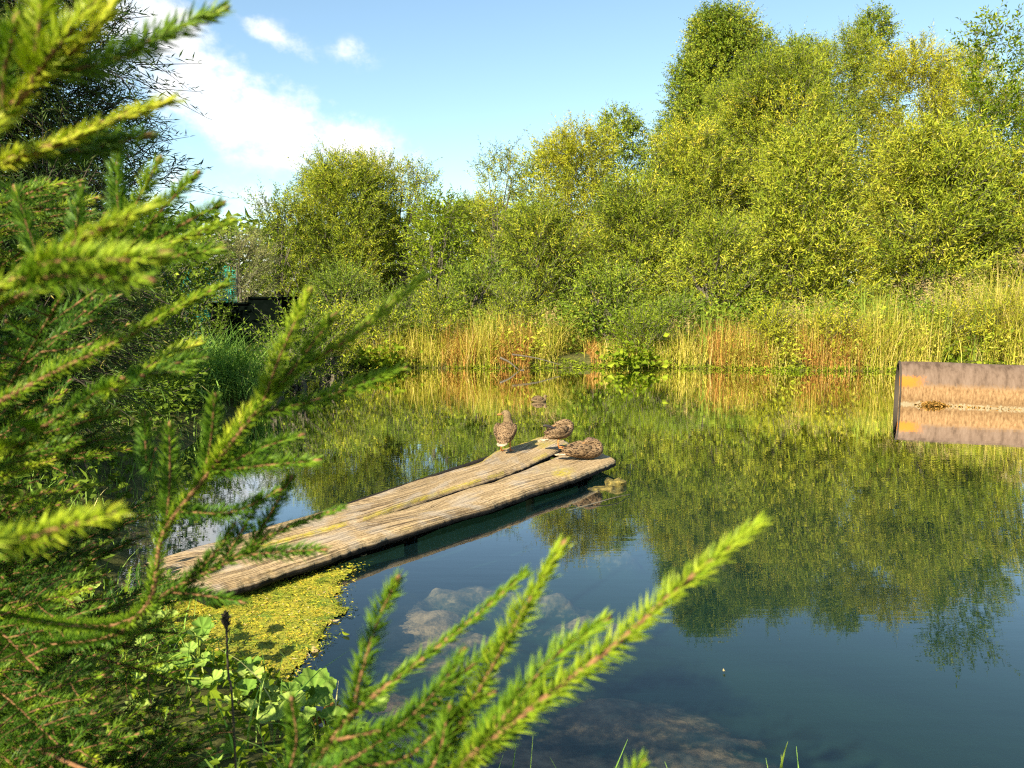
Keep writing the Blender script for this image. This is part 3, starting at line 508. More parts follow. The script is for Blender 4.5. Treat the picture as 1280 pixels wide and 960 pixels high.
#DECK
# ------------------------------------------------------------------ plank jetty
ZT = .15
root = empty('plank_jetty', (0, 0, 0)); tag(root, 'weathered two plank jetty reaching from the left bank into the pond', 'jetty')
def plank(name, front, back, thick, seed, ztop, mossf):
    """front/back edges as matching world polylines near side / far side"""
    nu, nv = 260, 22; f = catmull(front, nu); b = catmull(back, nu); Ls = np.concatenate([[0], np.cumsum(np.linalg.norm(np.diff(f, axis=0), axis=1))])
    V = []; UV = []; A_ = []; vv = np.linspace(0, 1, nv)
    e1 = (fbm(Ls * 5, Ls * 0 + seed, seed) - .5) * .035 + (fbm(Ls * 22, Ls * 0, seed + 1) - .5) * .018
    e2 = (fbm(Ls * 5, Ls * 0 + seed + 9, seed + 2) - .5) * .06 + (fbm(Ls * 20, Ls * 0, seed + 3) - .5) * .02
    wv = np.linalg.norm(b - f, axis=1); rows = []
    wdir = nrm(b - f); ldir = nrm(np.gradient((f + b) / 2, axis=0))
    def pt(v, i=None):
        q = f + (b - f) * v + wdir * (e1 * (1 - v) * (v < .5) * 1.0 + e2 * v * (v > .5))[:, None]
        endn = (fbm(np.full(nu, v * 9.), np.full(nu, 3.3), seed + 5) - .5) * .14
        k = np.zeros(nu); k[-14:] = np.linspace(0, 1, 14); k[:10] = -np.linspace(1, 0, 10); return q + ldir * (endn * np.abs(k))[:, None]
    ring = []
    for v in vv:
        q = pt(v); g = fbm(Ls * 1.3 + seed, np.full(nu, v * wv.mean() * 34), seed + 8, 3); g2 = fbm(Ls * 2 + seed, np.full(nu, v * 6.), seed + 12, 3)
        edge = min(v, 1 - v); q = q.copy(); q[:, 2] = ztop + (g - .5) * .014 + (g2 - .5) * .015 - .018 * math.exp(-edge * 22) ; ring.append((q, np.stack([Ls, v * wv, np.ones(nu)], 1), mossf(Ls / Ls[-1], v)))
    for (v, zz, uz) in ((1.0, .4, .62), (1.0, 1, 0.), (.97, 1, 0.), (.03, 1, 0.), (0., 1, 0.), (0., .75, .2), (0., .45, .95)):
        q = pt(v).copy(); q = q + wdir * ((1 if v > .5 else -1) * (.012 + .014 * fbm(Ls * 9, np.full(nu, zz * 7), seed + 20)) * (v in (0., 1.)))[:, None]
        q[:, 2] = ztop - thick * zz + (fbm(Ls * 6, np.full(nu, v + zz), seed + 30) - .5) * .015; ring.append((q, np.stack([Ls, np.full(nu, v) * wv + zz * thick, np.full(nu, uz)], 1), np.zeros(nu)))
    m_ = len(ring); V = np.concatenate([r[0] for r in ring]); UV = np.concatenate([r[1] for r in ring]); A_ = np.concatenate([r[2] * np.ones(nu) for r in ring])
    i = (np.arange(m_)[:, None] * nu + np.arange(nu - 1)[None]); j = (((np.arange(m_) + 1) % m_)[:, None] * nu + np.arange(nu - 1)[None]); Q = np.stack([i, i + 1, j + 1, j], -1).reshape(-1, 4)
    c0, c1_ = len(V), len(V) + 1; e0 = np.arange(m_) * nu; V = np.vstack([V, V[e0].mean(0), V[e0 + nu - 1].mean(0)]); UV = np.vstack([UV, (0, 0, .2), (Ls[-1], .2, .2)]); A_ = np.append(A_, (0, 0))
    T = np.concatenate([np.stack([np.full(m_, c0), e0, np.roll(e0, -1)], 1), np.stack([np.full(m_, c1_), np.roll(e0, -1) + nu - 1, e0 + nu - 1], 1)])
    ob = mesh_np(name, V, [Q, T], M['plank'], root, A_, True, UV); return ob
g = lambda x, y, z=ZT: np.array(gz(x, y, z))
def moss1(t, v): return np.clip(np.exp(-((t - .80) / .035) ** 2 - ((v - .22) / .16) ** 2) * 1.6 + (fbm(t * 40, np.full_like(t, v * 4), 7) - .68) * 1.2 + .8 * (v > .93) * (fbm(t * 14, t * 0, 3) > .5), 0, 1)
def moss2(t, v): return np.clip(np.exp(-((t - .93) / .06) ** 2) * .9 * (v > .25) + 1.1 * (v > .9) * (t > .55) + .9 * (v < .07) * (fbm(t * 14, t * 0, 5) > .42) + (fbm(t * 30, np.full_like(t, v * 4), 17) - .7), 0, 1)
n0, n1_ = g(232, 750), g(768, 573)
front1 = [g(250, 739), g(278, 730), g(325, 716), g(400, 692), g(481, 665), g(580, 637), g(626, 622), g(676, 605), g(724, 590), g(768, 573)]
gapf = [g(203, 717), g(232, 708), g(285, 697), g(345, 681), g(434, 657), g(490, 639), g(580, 611), g(640, 592), g(693, 571), g(728, 557)]
gapb = [g(201, 716), g(230, 706), g(284, 695.5), g(344, 679), g(433, 655), g(489, 636.5), g(577, 608), g(636, 589), g(682, 569), g(712, 553)]
back2 = [g(180, 704), g(212, 695), g(262, 680), g(310, 666), g(356, 652), g(434, 631), g(500, 608), g(556, 591), g(598, 578), g(622, 563), g(648, 555), g(676, 546)]
# deck ends a little past the gap line
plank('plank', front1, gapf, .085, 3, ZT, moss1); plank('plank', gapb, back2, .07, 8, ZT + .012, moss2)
mb = MB()
q0, q1 = g(262, 717, .03), g(752, 577, .03); q2, q3 = g(215, 690, .03), g(672, 553, .03)
for (a, b) in ((q0 + (0, .14, 0), q1 + (-.08, .12, 0)), (q2 + (.3, -.22, 0), q3 + (-.05, -.3, 0))): mb.tube([a, a * .66 + b * .34, a * .34 + b * .66, b], .075, 10)
mb.build('beam', M['wet_shadewood'], root)
for (a, b) in (((742, 583), (672, 556)), ((560, 648), (500, 622)), ((330, 708), (270, 692))):
    mb = MB(); p, q = g(*a, .01), g(*b, .01); mb.tube([p, q], .06, 8); 
    mb.build('crossbeam', M['wet_shadewood'], root)
for (x, y) in ((735, 585), (668, 560), (520, 664)):
    mb = MB(); p = g(x, y, 0.); mb.tube([p + (-.05, .05, -1.2), p + (-.05, .05, .06)], .055, 9); mb.build('post', M['wet_shadewood'], root)
# added soaked log on the near side, black to stand for shade below deck
mb = MB(); a, b = g(285, 742, .0), g(735, 592, .0); pts = catmull([a + (0, .12, -.02), a * .5 + b * .5 + (-.03, .12, -.01), b + (0, .1, -.02)], 14); mb.tube(pts, .085 + .012 * np.sin(np.arange(14) * 1.7), 10); mb.build('shade_log', M['wet_shadewood'], root)

# ------------------------------------------------------------------ rusty pipe
m, n, o = newmat('rusty pipe'); tcn = n.nodes.new('ShaderNodeTexCoord').outputs['Object']; f1 = noise(n, 3, 6, .7, tcn, (3, 1, .6)); f2 = noise(n, 30, 5, .7, tcn, (1, 1, .3)); sp = n.nodes.new('ShaderNodeSeparateXYZ'); n.links.new(tcn, sp.inputs[0])
hgt = mth(n, 'ADD', sp.outputs[2], mth(n, 'MULTIPLY', mth(n, 'SUBTRACT', f2, .5), .22)); rustc = ramp(n, f2, [(.3, (.10, .055, .025)), (.5, (.22, .13, .06)), (.72, (.33, .22, .11))]); steel = ramp(n, f1, [(.35, (.065, .043, .03)), (.5, (.125, .085, .06)), (.7, (.17, .12, .088))])
mx = n.nodes.new('ShaderNodeMix'); mx.data_type = 'RGBA'; n.links.new(ramp(n, mth(n, 'ADD', mth(n, 'MULTIPLY', hgt, 2.0), .0), [(.6, (0, 0, 0)), (.78, (1, 1, 1))]), mx.inputs[0]); n.links.new(rustc, mx.inputs[6]); n.links.new(steel, mx.inputs[7])
or_ = n.nodes.new('ShaderNodeMix'); or_.data_type = 'RGBA'; fx = mth(n, 'ADD', mth(n, 'MULTIPLY', sp.outputs[0], 1.0), mth(n, 'MULTIPLY', mth(n, 'SUBTRACT', f2, .5), .5))
okx = mth(n, 'MULTIPLY', ramp(n, fx, [(.2, (1, 1, 1)), (.42, (0, 0, 0))]), ramp(n, hgt, [(.28, (0, 0, 0)), (.33, (1, 1, 1)), (.45, (1, 1, 1)), (.5, (0, 0, 0))]))
n.links.new(okx, or_.inputs[0]); n.links.new(mx.outputs[2], or_.inputs[6]); or_.inputs[7].default_value = (.35, .13, .02, 1)
wl = n.nodes.new('ShaderNodeMix'); wl.data_type = 'RGBA'; n.links.new(ramp(n, hgt, [(.02, (1, 1, 1)), (.05, (0, 0, 0))]), wl.inputs[0]); n.links.new(or_.outputs[2], wl.inputs[6]); wl.inputs[7].default_value = (.36, .29, .18, 1)
princ(n, o, wl.outputs[2], .85, .1, .0, bump(n, f2, .3, .01)); M['pipe'] = m
p0 = gz(1124, 505); ax_ = Vector((.925, -.38, 0)); ang_ = math.atan2(ax_.y, ax_.x); RP = .50; zc = .70 - RP
p0.x += .17
rp = empty('steel_pipe', (p0.x, p0.y + RP * .9, 0), ang_); tag(rp, 'large rusty steel pipe lying half sunk in the pond at the right', 'pipe')
K = 64; th = np.linspace(0, 2 * math.pi, K, endpoint=False); xsn = np.linspace(0, 7, 60); V = []
for x in xsn:
    dr = .006 * np.sin(x * 3 + th * 2) - (.012 if abs(x) < .01 else 0); V.append(np.stack([np.full(K, x), -np.sin(th) * (RP + dr), np.cos(th) * (RP + dr) + zc], 1))
for x in xsn[::-1]: V.append(np.stack([np.full(K, x), -np.sin(th) * (RP - .03), np.cos(th) * (RP - .03) + zc], 1))
V = np.concatenate(V); m_ = len(xsn) * 2; i = np.arange(m_)[:, None] * K + np.arange(K)[None]; i2 = np.arange(m_)[:, None] * K + (np.arange(K)[None] + 1) % K; nxt = lambda a: (a + K) % (m_ * K)
Q_ = np.stack([i, i2, nxt(i2), nxt(i)], -1); h2 = len(xsn); mesh_np('pipe_shell', V, Q_[:h2 - 1].reshape(-1, 4), M['pipe'], rp, None, True); mesh_np('pipe_inside', V, Q_[h2 - 1:].reshape(-1, 4), M['barkdark'], rp, None, True)  # inner faces of the pipe use the dark material
mb = MB(); mb.tube([(.0, 0, zc), (.035, 0, zc)], RP + .012, 48); 
mb = MB(); tt = np.linspace(0, 2 * math.pi, 49); mb.tube(np.stack([0 * tt + .02, np.sin(tt) * (RP + .004), np.cos(tt) * (RP + .004) + zc], 1), .014, 6); mb.build('rim', M['barkdark'], rp)
# weed clump on the pipe's waterline
rr = np.random.default_rng(71); p = gz(1168, 507, 0.0); q = rr.normal(size=(1500, 3)) * (.11, .04, .03); q[:, 2] = np.abs(q[:, 2]) + .0; q += np.array((p.x, p.y - .02, .0))
tag(scatter_leaves('moss_clump', rr, q, .035, .02, M['rust_reed'], None, .2), 'small brown moss clump at the waterline against the rusty pipe', 'moss')
n_ = 420; s = rr.uniform(.05, 2.6, n_); q = np.array(p0)[None] + np.array(ax_)[None] * s[:, None] + rr.normal(size=(n_, 3)) * (.03, .03, .008); q[:, 1] -= .03 ; q[:, 2] = np.abs(q[:, 2]) + .002
tag(scatter_leaves('waterline_scum', rr, q, .05, .02, M['rust_reed'], None, .5), 'line of dry debris floating along the rusty pipe', 'debris', kind='stuff')
# ------------------------------------------------------------------ stone by the jetty end, twigs
m, n, o = newmat('algae stone'); f = noise(n, 14, 5, .7); princ(n, o, ramp(n, f, [(.38, (.03, .025, .01)), (.5, (.11, .09, .02)), (.66, (.27, .20, .05))]), .7, .3, 0, bump(n, f, .6, .02)); M['stone'] = m
def stone(x, y, z, sx, sy, sz, lb, seed):
    p = gz(x, y, z); nu, nv = 24, 14; V = []
    for j in range(nv + 1):
        for i in range(nu):
            a = 2 * math.pi * i / nu; b = math.pi * j / nv; d = Vector((math.cos(a) * math.sin(b), math.sin(a) * math.sin(b), math.cos(b)))
            k = 1 + .5 * (float(vnoise(np.array(d.x * 2.2 + seed), np.array(d.y * 2.2 + d.z * 3), seed)) - .5) ; V.append((d.x * sx * k, d.y * sy * k, (max(-.5, min(.62, d.z)) * sz) * k))
    q = [(j * nu + i, j * nu + (i + 1) % nu, (j + 1) * nu + (i + 1) % nu, (j + 1) * nu + i) for j in range(nv) for i in range(nu)]
    ob = mesh_np('stone', V, np.array(q), M['stone'], None, None, False); ob.location = p; tag(ob, lb, 'stone', 'stones by the jetty end')
stone(768, 607, .0, .11, .09, .09, 'yellow algae covered stone breaking the surface right of the jetty end', 2)
stone(750, 612, -.012, .11, .08, .035, 'flat algae covered stone lying just awash beside the jetty end', 5)
mb = MB(); mb.tube(catmull([gz(710, 638, -.02), gz(740, 630, .01), gz(768, 622, .03), gz(787, 618, .012)], 12), np.linspace(.008, .003, 12), 5)
tag(mb.build('floating_twig', M['bark']), 'thin pale twig floating in front of the jetty end', 'twig')
#ALGAE
# ------------------------------------------------------------------ floating algae mat
poly = np.array([tuple(gz(x, y, 0))[:2] for (x, y) in [(60, 800), (130, 762), (235, 742), (330, 732), (400, 716), (446, 707), (428, 738), (432, 765), (412, 795), (392, 822), (368, 846), (378, 880), (330, 905), (250, 980), (40, 1050)]])
xs_ = np.arange(poly[:, 0].min() - .1, poly[:, 0].max() + .1, .018); ys_ = np.arange(poly[:, 1].min() - .1, poly[:, 1].max() + .1, .018); X, Y = np.meshgrid(xs_, ys_)
d = pdist(X, Y, poly) + (fbm(X * 9, Y * 9, 41) - .5) * .16 + (fbm(X * 30, Y * 30, 43) - .5) * .05; inside = d < 0
Z = .006 + .016 * fbm(X * 14, Y * 14, 45) * np.clip(-d * 12, 0, 1); Qs = gridq(len(xs_), len(ys_)); Qs = Qs[inside.ravel()[Qs].all(1)]
m, n, o = newmat('algae'); f = noise(n, 45, 6, .75, None, (1, 1.6, 1)); f2 = noise(n, 5, 4, .6); f3 = noise(n, 160, 3, .6)
c_ = ramp(n, mth(n, 'ADD', mth(n, 'MULTIPLY', f, .65), mth(n, 'MULTIPLY', f3, .35)), [(.34, (.07, .07, .008)), (.45, (.28, .25, .02)), (.58, (.38, .36, .03)), (.75, (.5, .42, .09))])
c2 = ramp(n, f, [(.35, (.05, .06, .01)), (.5, (.14, .22, .015)), (.7, (.3, .34, .03))]); mx = n.nodes.new('ShaderNodeMix'); mx.data_type = 'RGBA'; n.links.new(ramp(n, f2, [(.48, (0, 0, 0)), (.62, (1, 1, 1))]), mx.inputs[0]); n.links.new(c_, mx.inputs[6]); n.links.new(c2, mx.inputs[7])
princ(n, o, mx.outputs[2], .6, .3, 0, bump(n, f, .9, .02)); M['algae'] = m
used = np.unique(Qs); re = -np.ones(X.size, int); re[used] = np.arange(len(used))
mat_o = mesh_np('algae_mat', np.stack([X, Y, Z], -1).reshape(-1, 3)[used], re[Qs], M['algae'], None, None, True); tag(mat_o, 'yellow green algae mat floating in the corner between jetty and bank', 'algae', kind='stuff')
M['algbit'] = leafmat('algae strands', [(0, (.05, .07, .01)), (.3, (.2, .26, .02)), (.6, (.5, .43, .04)), (.85, (.58, .36, .05)), (1, (.6, .5, .3))], .2)
rr = np.random.default_rng(81); n_ = 30000; P = np.stack([rr.uniform(xs_[0], xs_[-1], n_), rr.uniform(ys_[0], ys_[-1], n_), rr.uniform(.008, .03, n_)], 1)
d = pdist(P[:, 0], P[:, 1], poly) + (fbm(P[:, 0] * 9, P[:, 1] * 9, 41) - .5) * .16; P = P[(d < .015) | ((d < .06) & (rr.uniform(size=n_) < .2))]
D_ = nrm(rr.normal(size=(len(P), 3)) * (1, 1, .14)); l = rr.uniform(.008, .036, len(P)); vv_ = np.clip(rr.normal(.46, .25, len(P)) - .35 * (fbm(P[:, 0] * 5, P[:, 1] * 5, 91) > .56), 0, 1)
tag(leaves_mesh('algae_strands', P, D_, nrm(np.array((0, 0, 1.)) + rr.normal(size=(len(P), 3)) * .25), l, np.minimum(l * .3, .006), M['algbit'], None, vv_), 'loose yellow and brown strands lying over the algae mat', 'algae', kind='stuff')
# small floating leaves
FL = [(432, 792, .03, 'tiny green leaf floating alone on dark water beside the algae mat'), (418, 775, .03, 'tiny pale leaf floating at the edge of the algae mat'), (402, 742, .035, 'pale fallen leaf on the algae mat near the jetty'), (455, 694, .03, 'tiny white leaf floating in the black shade of the jetty'), (393, 812, .04, 'small dry leaf floating at the tip of the algae mat'), (905, 838, .013, 'tiny yellow leaf floating on the open water in the lower right')]
for (x, y, s, lb) in FL:
    p = gz(x, y, .012); a = x * 1.3; k = np.linspace(0, 6.283, 12, endpoint=False); V = np.stack([s * np.cos(k), s * .45 * np.sin(k) * (1 - .3 * np.cos(k)), .003 * np.cos(2 * k)], 1); V = np.vstack([V, (0, 0, -.001)])
    ob = mesh_np('floating_leaf', V, np.array([(12, i, (i + 1) % 12) for i in range(12)]), M['lime'] if s == .03 and x == 432 else M['plume'], None, np.full(13, .7)); ob.location = p; ob.rotation_euler = (0, 0, a); tag(ob, lb, 'leaf', 'leaves floating on the pond')

#DUCKS
# ------------------------------------------------------------------ ducks
def feather(name, dark, mid, buff, sc=42, st=(1, .55, 1)):
    m, n, o = newmat(name); v = n.nodes.new('ShaderNodeTexVoronoi'); v.inputs['Scale'].default_value = sc; mp = n.nodes.new('ShaderNodeMapping'); mp.inputs['Scale'].default_value = st
    t = n.nodes.new('ShaderNodeTexCoord').outputs['Object']; nn = noise(n, 60, 3, .6); n.links.new(t, mp.inputs[0]); n.links.new(mp.outputs[0], v.inputs[0])
    c = ramp(n, mth(n, 'ADD', v.outputs['Distance'], mth(n, 'MULTIPLY', mth(n, 'SUBTRACT', nn, .5), .25)), [(.18, dark), (.38, mid), (.55, buff), (.8, mid)]); princ(n, o, c, .8, .2, 0, bump(n, v.outputs['Distance'], .5, .006)); return m
M['fbody'] = feather('mottled feathers', (.018, .011, .006), (.075, .043, .02), (.24, .16, .085), 60); M['fwing'] = feather('wing feathers', (.012, .008, .005), (.045, .027, .014), (.19, .125, .065), 52, (1, .45, 1))
M['fhead'] = feather('head feathers', (.07, .045, .02), (.14, .095, .045), (.21, .15, .075), 110); M['fdark'] = feather('dark crown feathers', (.03, .02, .012), (.07, .045, .03), (.16, .1, .06), 80)
M['tail'] = feather('pale tail feathers', (.15, .1, .06), (.3, .22, .14), (.45, .36, .25), 30); M['bill'] = plain('bill', (.22, .11, .03), .4); M['leg'] = plain('orange legs', (.55, .20, .05), .5); M['eye'] = plain('eye', (.005, .005, .005), .15, .6); M['darkwing'] = plain('flight feathers', (.035, .028, .025), .6)
def loft(keys, n=44, k=20):
    """keys (x,y,z, half width, half height); continuous skin along the spine"""
    K_ = catmull([kk[:5] for kk in keys], n); P = K_[:, :3]; t = nrm(np.gradient(P, axis=0)); sd_ = np.array((1., 0, 0)); V = []
    for i in range(n):
        s = sd_ - t[i] * np.dot(sd_, t[i]); s = s / np.linalg.norm(s); sd_ = s; u = np.cross(s, t[i])
        for j in range(k): a = 2 * math.pi * j / k; V.append(P[i] + s * max(K_[i, 3], .001) * math.cos(a) + u * max(K_[i, 4], .001) * math.sin(a))
    V.append(P[0]); V.append(P[-1]); q = [(i * k + j, i * k + (j + 1) % k, (i + 1) * k + (j + 1) % k, (i + 1) * k + j) for i in range(n - 1) for j in range(k)]
    T = [(n * k, (j + 1) % k, j) for j in range(k)] + [(n * k + 1, (n - 1) * k + j, (n - 1) * k + (j + 1) % k) for j in range(k)]; return np.array(V), q, T
def lo(name, keys, mat, parent, n=44, k=20): V, q, T = loft(keys, n, k); return mesh_np(name, V, [np.array(q), np.array(T)], mat, parent, None, True)
def sphere(name, c, r, mat, parent): 
    rr_ = r if hasattr(r, '__len__') else (r, r, r); V = []; nu, nv = 14, 9
    for j in range(nv + 1):
        for i in range(nu): a, b = 2 * math.pi * i / nu, math.pi * j / nv; V.append((c[0] + rr_[0] * math.cos(a) * math.sin(b), c[1] + rr_[1] * math.sin(a) * math.sin(b), c[2] + rr_[2] * math.cos(b)))
    return mesh_np(name, V, np.array([(j * nu + i, j * nu + (i + 1) % nu, (j + 1) * nu + (i + 1) % nu, (j + 1) * nu + i) for j in range(nv) for i in range(nu)]), mat, parent, None, True)
def leg(x, y, ztop, parent, fwd=(0, 1)):
    mb = MB(); f = np.array((fwd[0], fwd[1], 0.)); s = np.array((f[1], -f[0], 0)); b = np.array((x, y, 0.)); mb.tube([b + (0, 0, ztop), b - f * .012 + (0, 0, ztop * .5), b + (0, 0, .008)], (.011, .006, .006), 8)
    toes = [b + f * .055 + s * .03 + (0, 0, .002), b + f * .065 + (0, 0, .002), b + f * .055 - s * .03 + (0, 0, .002)]
    for t in toes: mb.tube([b + (0, 0, .008), t], (.005, .003), 6)
    mb.add([b + (0, 0, .007), toes[0], toes[1], toes[2], b + (0, 0, .003), toes[0] - (0, 0, .001), toes[1] - (0, 0, .001), toes[2] - (0, 0, .001)], [(0, 1, 2, 3), (7, 6, 5, 4)]); mb.build('leg', M['leg'], parent, True)
def wings(parent, s=1, y0=.11, y1=-.2, z0=.2, z1=.165, w=.088):
    for sg in (-1, 1):
        lo('wing', [(sg * .05, y0, z0, .012, .01), (sg * (w - .006), y0 - .05, z0 + .005, .024, .05), (sg * w, (y0 + y1) / 2 + .02, (z0 + z1) / 2 + .01, .022, .058), (sg * w * .72, y1 * .6, z1 + .018, .018, .04), (sg * .02, y1, z1 + .01, .006, .012)], M['fwing'], parent, 24, 12)
# standing duck, seen from behind, head turned left
p = gz(632, 564, ZT + .02); d1 = empty('duck', p, R(-14)); d1.scale = (1.06,) * 3; tag(d1, 'brown mottled duck standing upright on the jetty with its head turned left', 'duck', 'ducks on the jetty')
lo('body', [(0, -.17, .105, .012, .006), (0, -.135, .115, .05, .022), (0, -.07, .15, .088, .065), (0, .0, .19, .104, .088), (0, .06, .225, .096, .08), (0, .10, .27, .062, .055), (-.002, .105, .305, .045, .044), (-.006, .10, .333, .040, .040), (-.012, .098, .362, .041, .040), (-.034, .098, .376, .036, .035), (-.06, .098, .376, .017, .016), (-.07, .098, .372, .008, .008)], M['fbody'], d1, 70, 24)
lo('head_feathers', [(-.004, .104, .30, .047, .047), (-.006, .10, .333, .042, .042), (-.013, .098, .362, .0435, .0425), (-.034, .098, .377, .038, .037), (-.058, .098, .377, .018, .017)], M['fhead'], d1, 24, 18)
lo('bill', [(-.055, .098, .374, .014, .014), (-.08, .098, .366, .012, .009), (-.105, .098, .362, .012, .005), (-.115, .098, .361, .006, .003)], M['bill'], d1, 14, 12)
sphere('eye', (-.038, .0615, .384), .0045, M['eye'], d1); sphere('eye', (-.038, .1345, .384), .0045, M['eye'], d1)
wings(d1, 1, .09, -.14, .235, .14, .09); lo('tail', [(0, -.10, .115, .05, .022), (0, -.15, .1, .055, .012), (0, -.20, .09, .03, .005)], M['tail'], d1, 12, 14)
leg(-.045, .0, .125, d1); leg(.045, .02, .125, d1)
# preening duck: body broadside, breast to the right, neck looped back over its shoulder
p = gz(699, 560, ZT + .03); d2 = empty('duck', p, R(-72)); d2.scale = (1.0,) * 3; tag(d2, 'brown duck standing at the jetty end and preening, neck curled back over its wing', 'duck', 'ducks on the jetty')
lo('body', [(0, -.21, .10, .01, .006), (0, -.16, .125, .045, .022), (0, -.09, .155, .08, .055), (0, .0, .175, .095, .075), (0, .07, .195, .085, .078), (0, .115, .225, .058, .058), (.0, .12, .262, .04, .04), (-.004, .085, .287, .034, .034), (-.012, .045, .285, .032, .031), (-.02, .012, .272, .033, .032), (-.026, -.02, .262, .03, .029), (-.03, -.045, .25, .016, .016)], M['fbody'], d2, 70, 24)
lo('bill', [(-.03, -.04, .25, .014, .011), (-.034, -.065, .238, .012, .008), (-.036, -.09, .226, .011, .004)], M['bill'], d2, 12, 12); sphere('eye', (-.052, -.012, .268), .0045, M['eye'], d2); sphere('eye', (.004, -.012, .272), .0045, M['eye'], d2)
wings(d2, 1, .09, -.17, .21, .165, .082)
lo('wing_tip', [(.02, -.02, .21, .02, .02), (.02, -.10, .24, .016, .016), (.02, -.165, .262, .014, .016), (.018, -.20, .262, .006, .008)], M['darkwing'], d2, 18, 10)
lo('tail', [(0, -.14, .115, .05, .022), (0, -.2, .1, .05, .012), (0, -.25, .088, .025, .005)], M['tail'], d2, 12, 14); leg(-.04, .01, .12, d2); leg(.04, -.02, .12, d2)
# resting duck
p = gz(728, 573, ZT + .012); d3 = empty('duck', p, R(-84)); d3.scale = (1.08,) * 3; tag(d3, 'brown duck lying down on the front plank end with its head tucked into its back', 'duck', 'ducks on the jetty')
lo('body', [(0, -.235, .045, .01, .005), (0, -.18, .055, .045, .02), (0, -.10, .065, .085, .048), (0, .0, .075, .108, .072), (0, .08, .078, .105, .076), (0, .14, .09, .078, .068), (0, .155, .125, .05, .042), (0, .13, .155, .04, .034), (0, .09, .168, .036, .033), (0, .055, .170, .034, .032), (0, .02, .158, .024, .02)], M['fbody'], d3, 70, 24)
lo('crown_feathers', [(0, .125, .165, .028, .026), (0, .09, .178, .034, .028), (0, .055, .178, .032, .028), (0, .03, .168, .02, .018)], M['fdark'], d3, 18, 14); lo('bill', [(0, .03, .156, .014, .01), (.0, .0, .142, .012, .008), (0, -.02, .132, .008, .005)], M['bill'], d3, 12, 10)
for sg in (-1, 1): sphere('eye', (sg * .031, .062, .172), .004, M['eye'], d3)
wings(d3, 1, .09, -.2, .1, .07, .095); lo('tail', [(0, -.16, .05, .05, .02), (0, -.22, .045, .045, .01), (0, -.27, .04, .02, .004)], M['tail'], d3, 12, 14)
# swimming duck
p = gz(674, 502, 0); d4 = empty('duck', (p.x, p.y, -.02), R(-75)); d4.scale = (.8,) * 3; tag(d4, 'small pale brown duck swimming alone on the water beyond the jetty', 'duck', 'ducks on the jetty')
d4['group'] = 'ducks on the pond'
lo('body', [(0, -.19, .07, .01, .005), (0, -.14, .06, .05, .03), (0, -.05, .05, .09, .062), (0, .04, .05, .1, .07), (0, .11, .06, .075, .055), (0, .135, .09, .04, .035), (0, .13, .12, .034, .032), (0, .135, .14, .034, .032), (0, .155, .142, .026, .026), (0, .18, .135, .012, .012)], M['fhead'], d4, 60, 20)
lo('bill', [(0, .175, .134, .013, .011), (0, .205, .122, .012, .006), (0, .225, .118, .008, .003)], M['bill'], d4, 12, 10); wings(d4, 1, .09, -.16, .085, .085, .08)
for sg in (-1, 1): sphere('eye', (sg * .026, .152, .15), .004, M['eye'], d4)

#FOREGROUND
# ------------------------------------------------------------------ near bank plants
def lobed_leaf(name, c, r, tilt, rz, mat, parent, var=.6, seed=0, cup=.25):
    k = 72; th = np.linspace(0, 2 * math.pi, k, endpoint=False); rr_ = random.Random(seed); rad = r * (.88 + .07 * np.cos(th * 7 + rr_.random() * 6) + .04 * np.cos(th * 23 + 1)) * (1 - .75 * np.exp(-((np.abs(th - math.pi)) / .22) ** 2))
    V = [(0, 0, 0)]; T = []; Q = []
    for j, s in enumerate((.33, .66, 1)):
        z = cup * r * s * s + .07 * r * s * np.cos(th * 7) + .05 * r * np.sin(th * 3 + seed) * s; V += list(np.stack([rad * s * np.cos(th), rad * s * np.sin(th), z], 1))
    T = [(0, 1 + i, 1 + (i + 1) % k) for i in range(k)]; Q = [(1 + j * k + i, 1 + (j + 1) * k + i, 1 + (j + 1) * k + (i + 1) % k, 1 + j * k + (i + 1) % k) for j in range(2) for i in range(k)]
    V = np.array(V); Mx = np.array((Matrix.Rotation(rz, 3, 'Z') @ Matrix.Rotation(tilt, 3, 'X'))); V = V @ Mx.T + np.array(c); vr = np.clip(var + .12 * np.concatenate([[0], np.tile(np.cos(th * 7), 3)]), 0, 1)
    return mesh_np(name, V, [np.array(Q), np.array(T)], mat, parent, vr, True)
def herb(x, y, z, n, sp_, r, lb, seed, mat='bigherb', h=.1, hangs=None):
    b = gz(x, y, z); b.z = max(ghz(b.x, b.y), 0) - .02; root = empty('lobed_leaf_plant', b); tag(root, lb, 'plant', 'lobed leaf plants on the near bank'); rr_ = random.Random(seed); top = gz(x, y, z)
    for i in range(n):
        c = Vector((rr_.gauss(0, sp_), rr_.gauss(0, sp_), h + rr_.uniform(-.06, .1))) if n > 1 else top - b
        lobed_leaf('leaf', c, r * rr_.uniform(.6, 1.15), rr_.uniform(-.1, .7), rr_.uniform(-1, 1) + (0 if n == 1 else rr_.uniform(-2, 2)), M[mat], root, rr_.uniform(.35, .95), i + seed)
        mb = MB(); mb.tube(catmull([(c.x * .1, c.y * .1, -.05), (c.x * .4, c.y * .4, c.z * .6), tuple(c)], 7), np.linspace(.005, .003, 7), 6); mb.build('stem', M['cattail'], root)
herb(392, 862, .16, 1, .02, .15, 'big pale green lobed leaf overhanging the dark water at the bank edge', 1)
herb(345, 880, .12, 7, .10, .065, 'cluster of lobed green leaves just left of the biggest lobed leaf', 2)
herb(248, 838, .15, 5, .10, .065, 'bright lobed leaf plant above the seed stem, behind the spruce twigs', 3)
herb(300, 900, .15, 10, .14, .055, 'dense lobed leaf plant at the foot of the seed stem', 4, h=.08)
herb(190, 880, .15, 12, .15, .06, 'lobed leaf plant hidden behind the lower left spruce twigs', 5, h=.12)
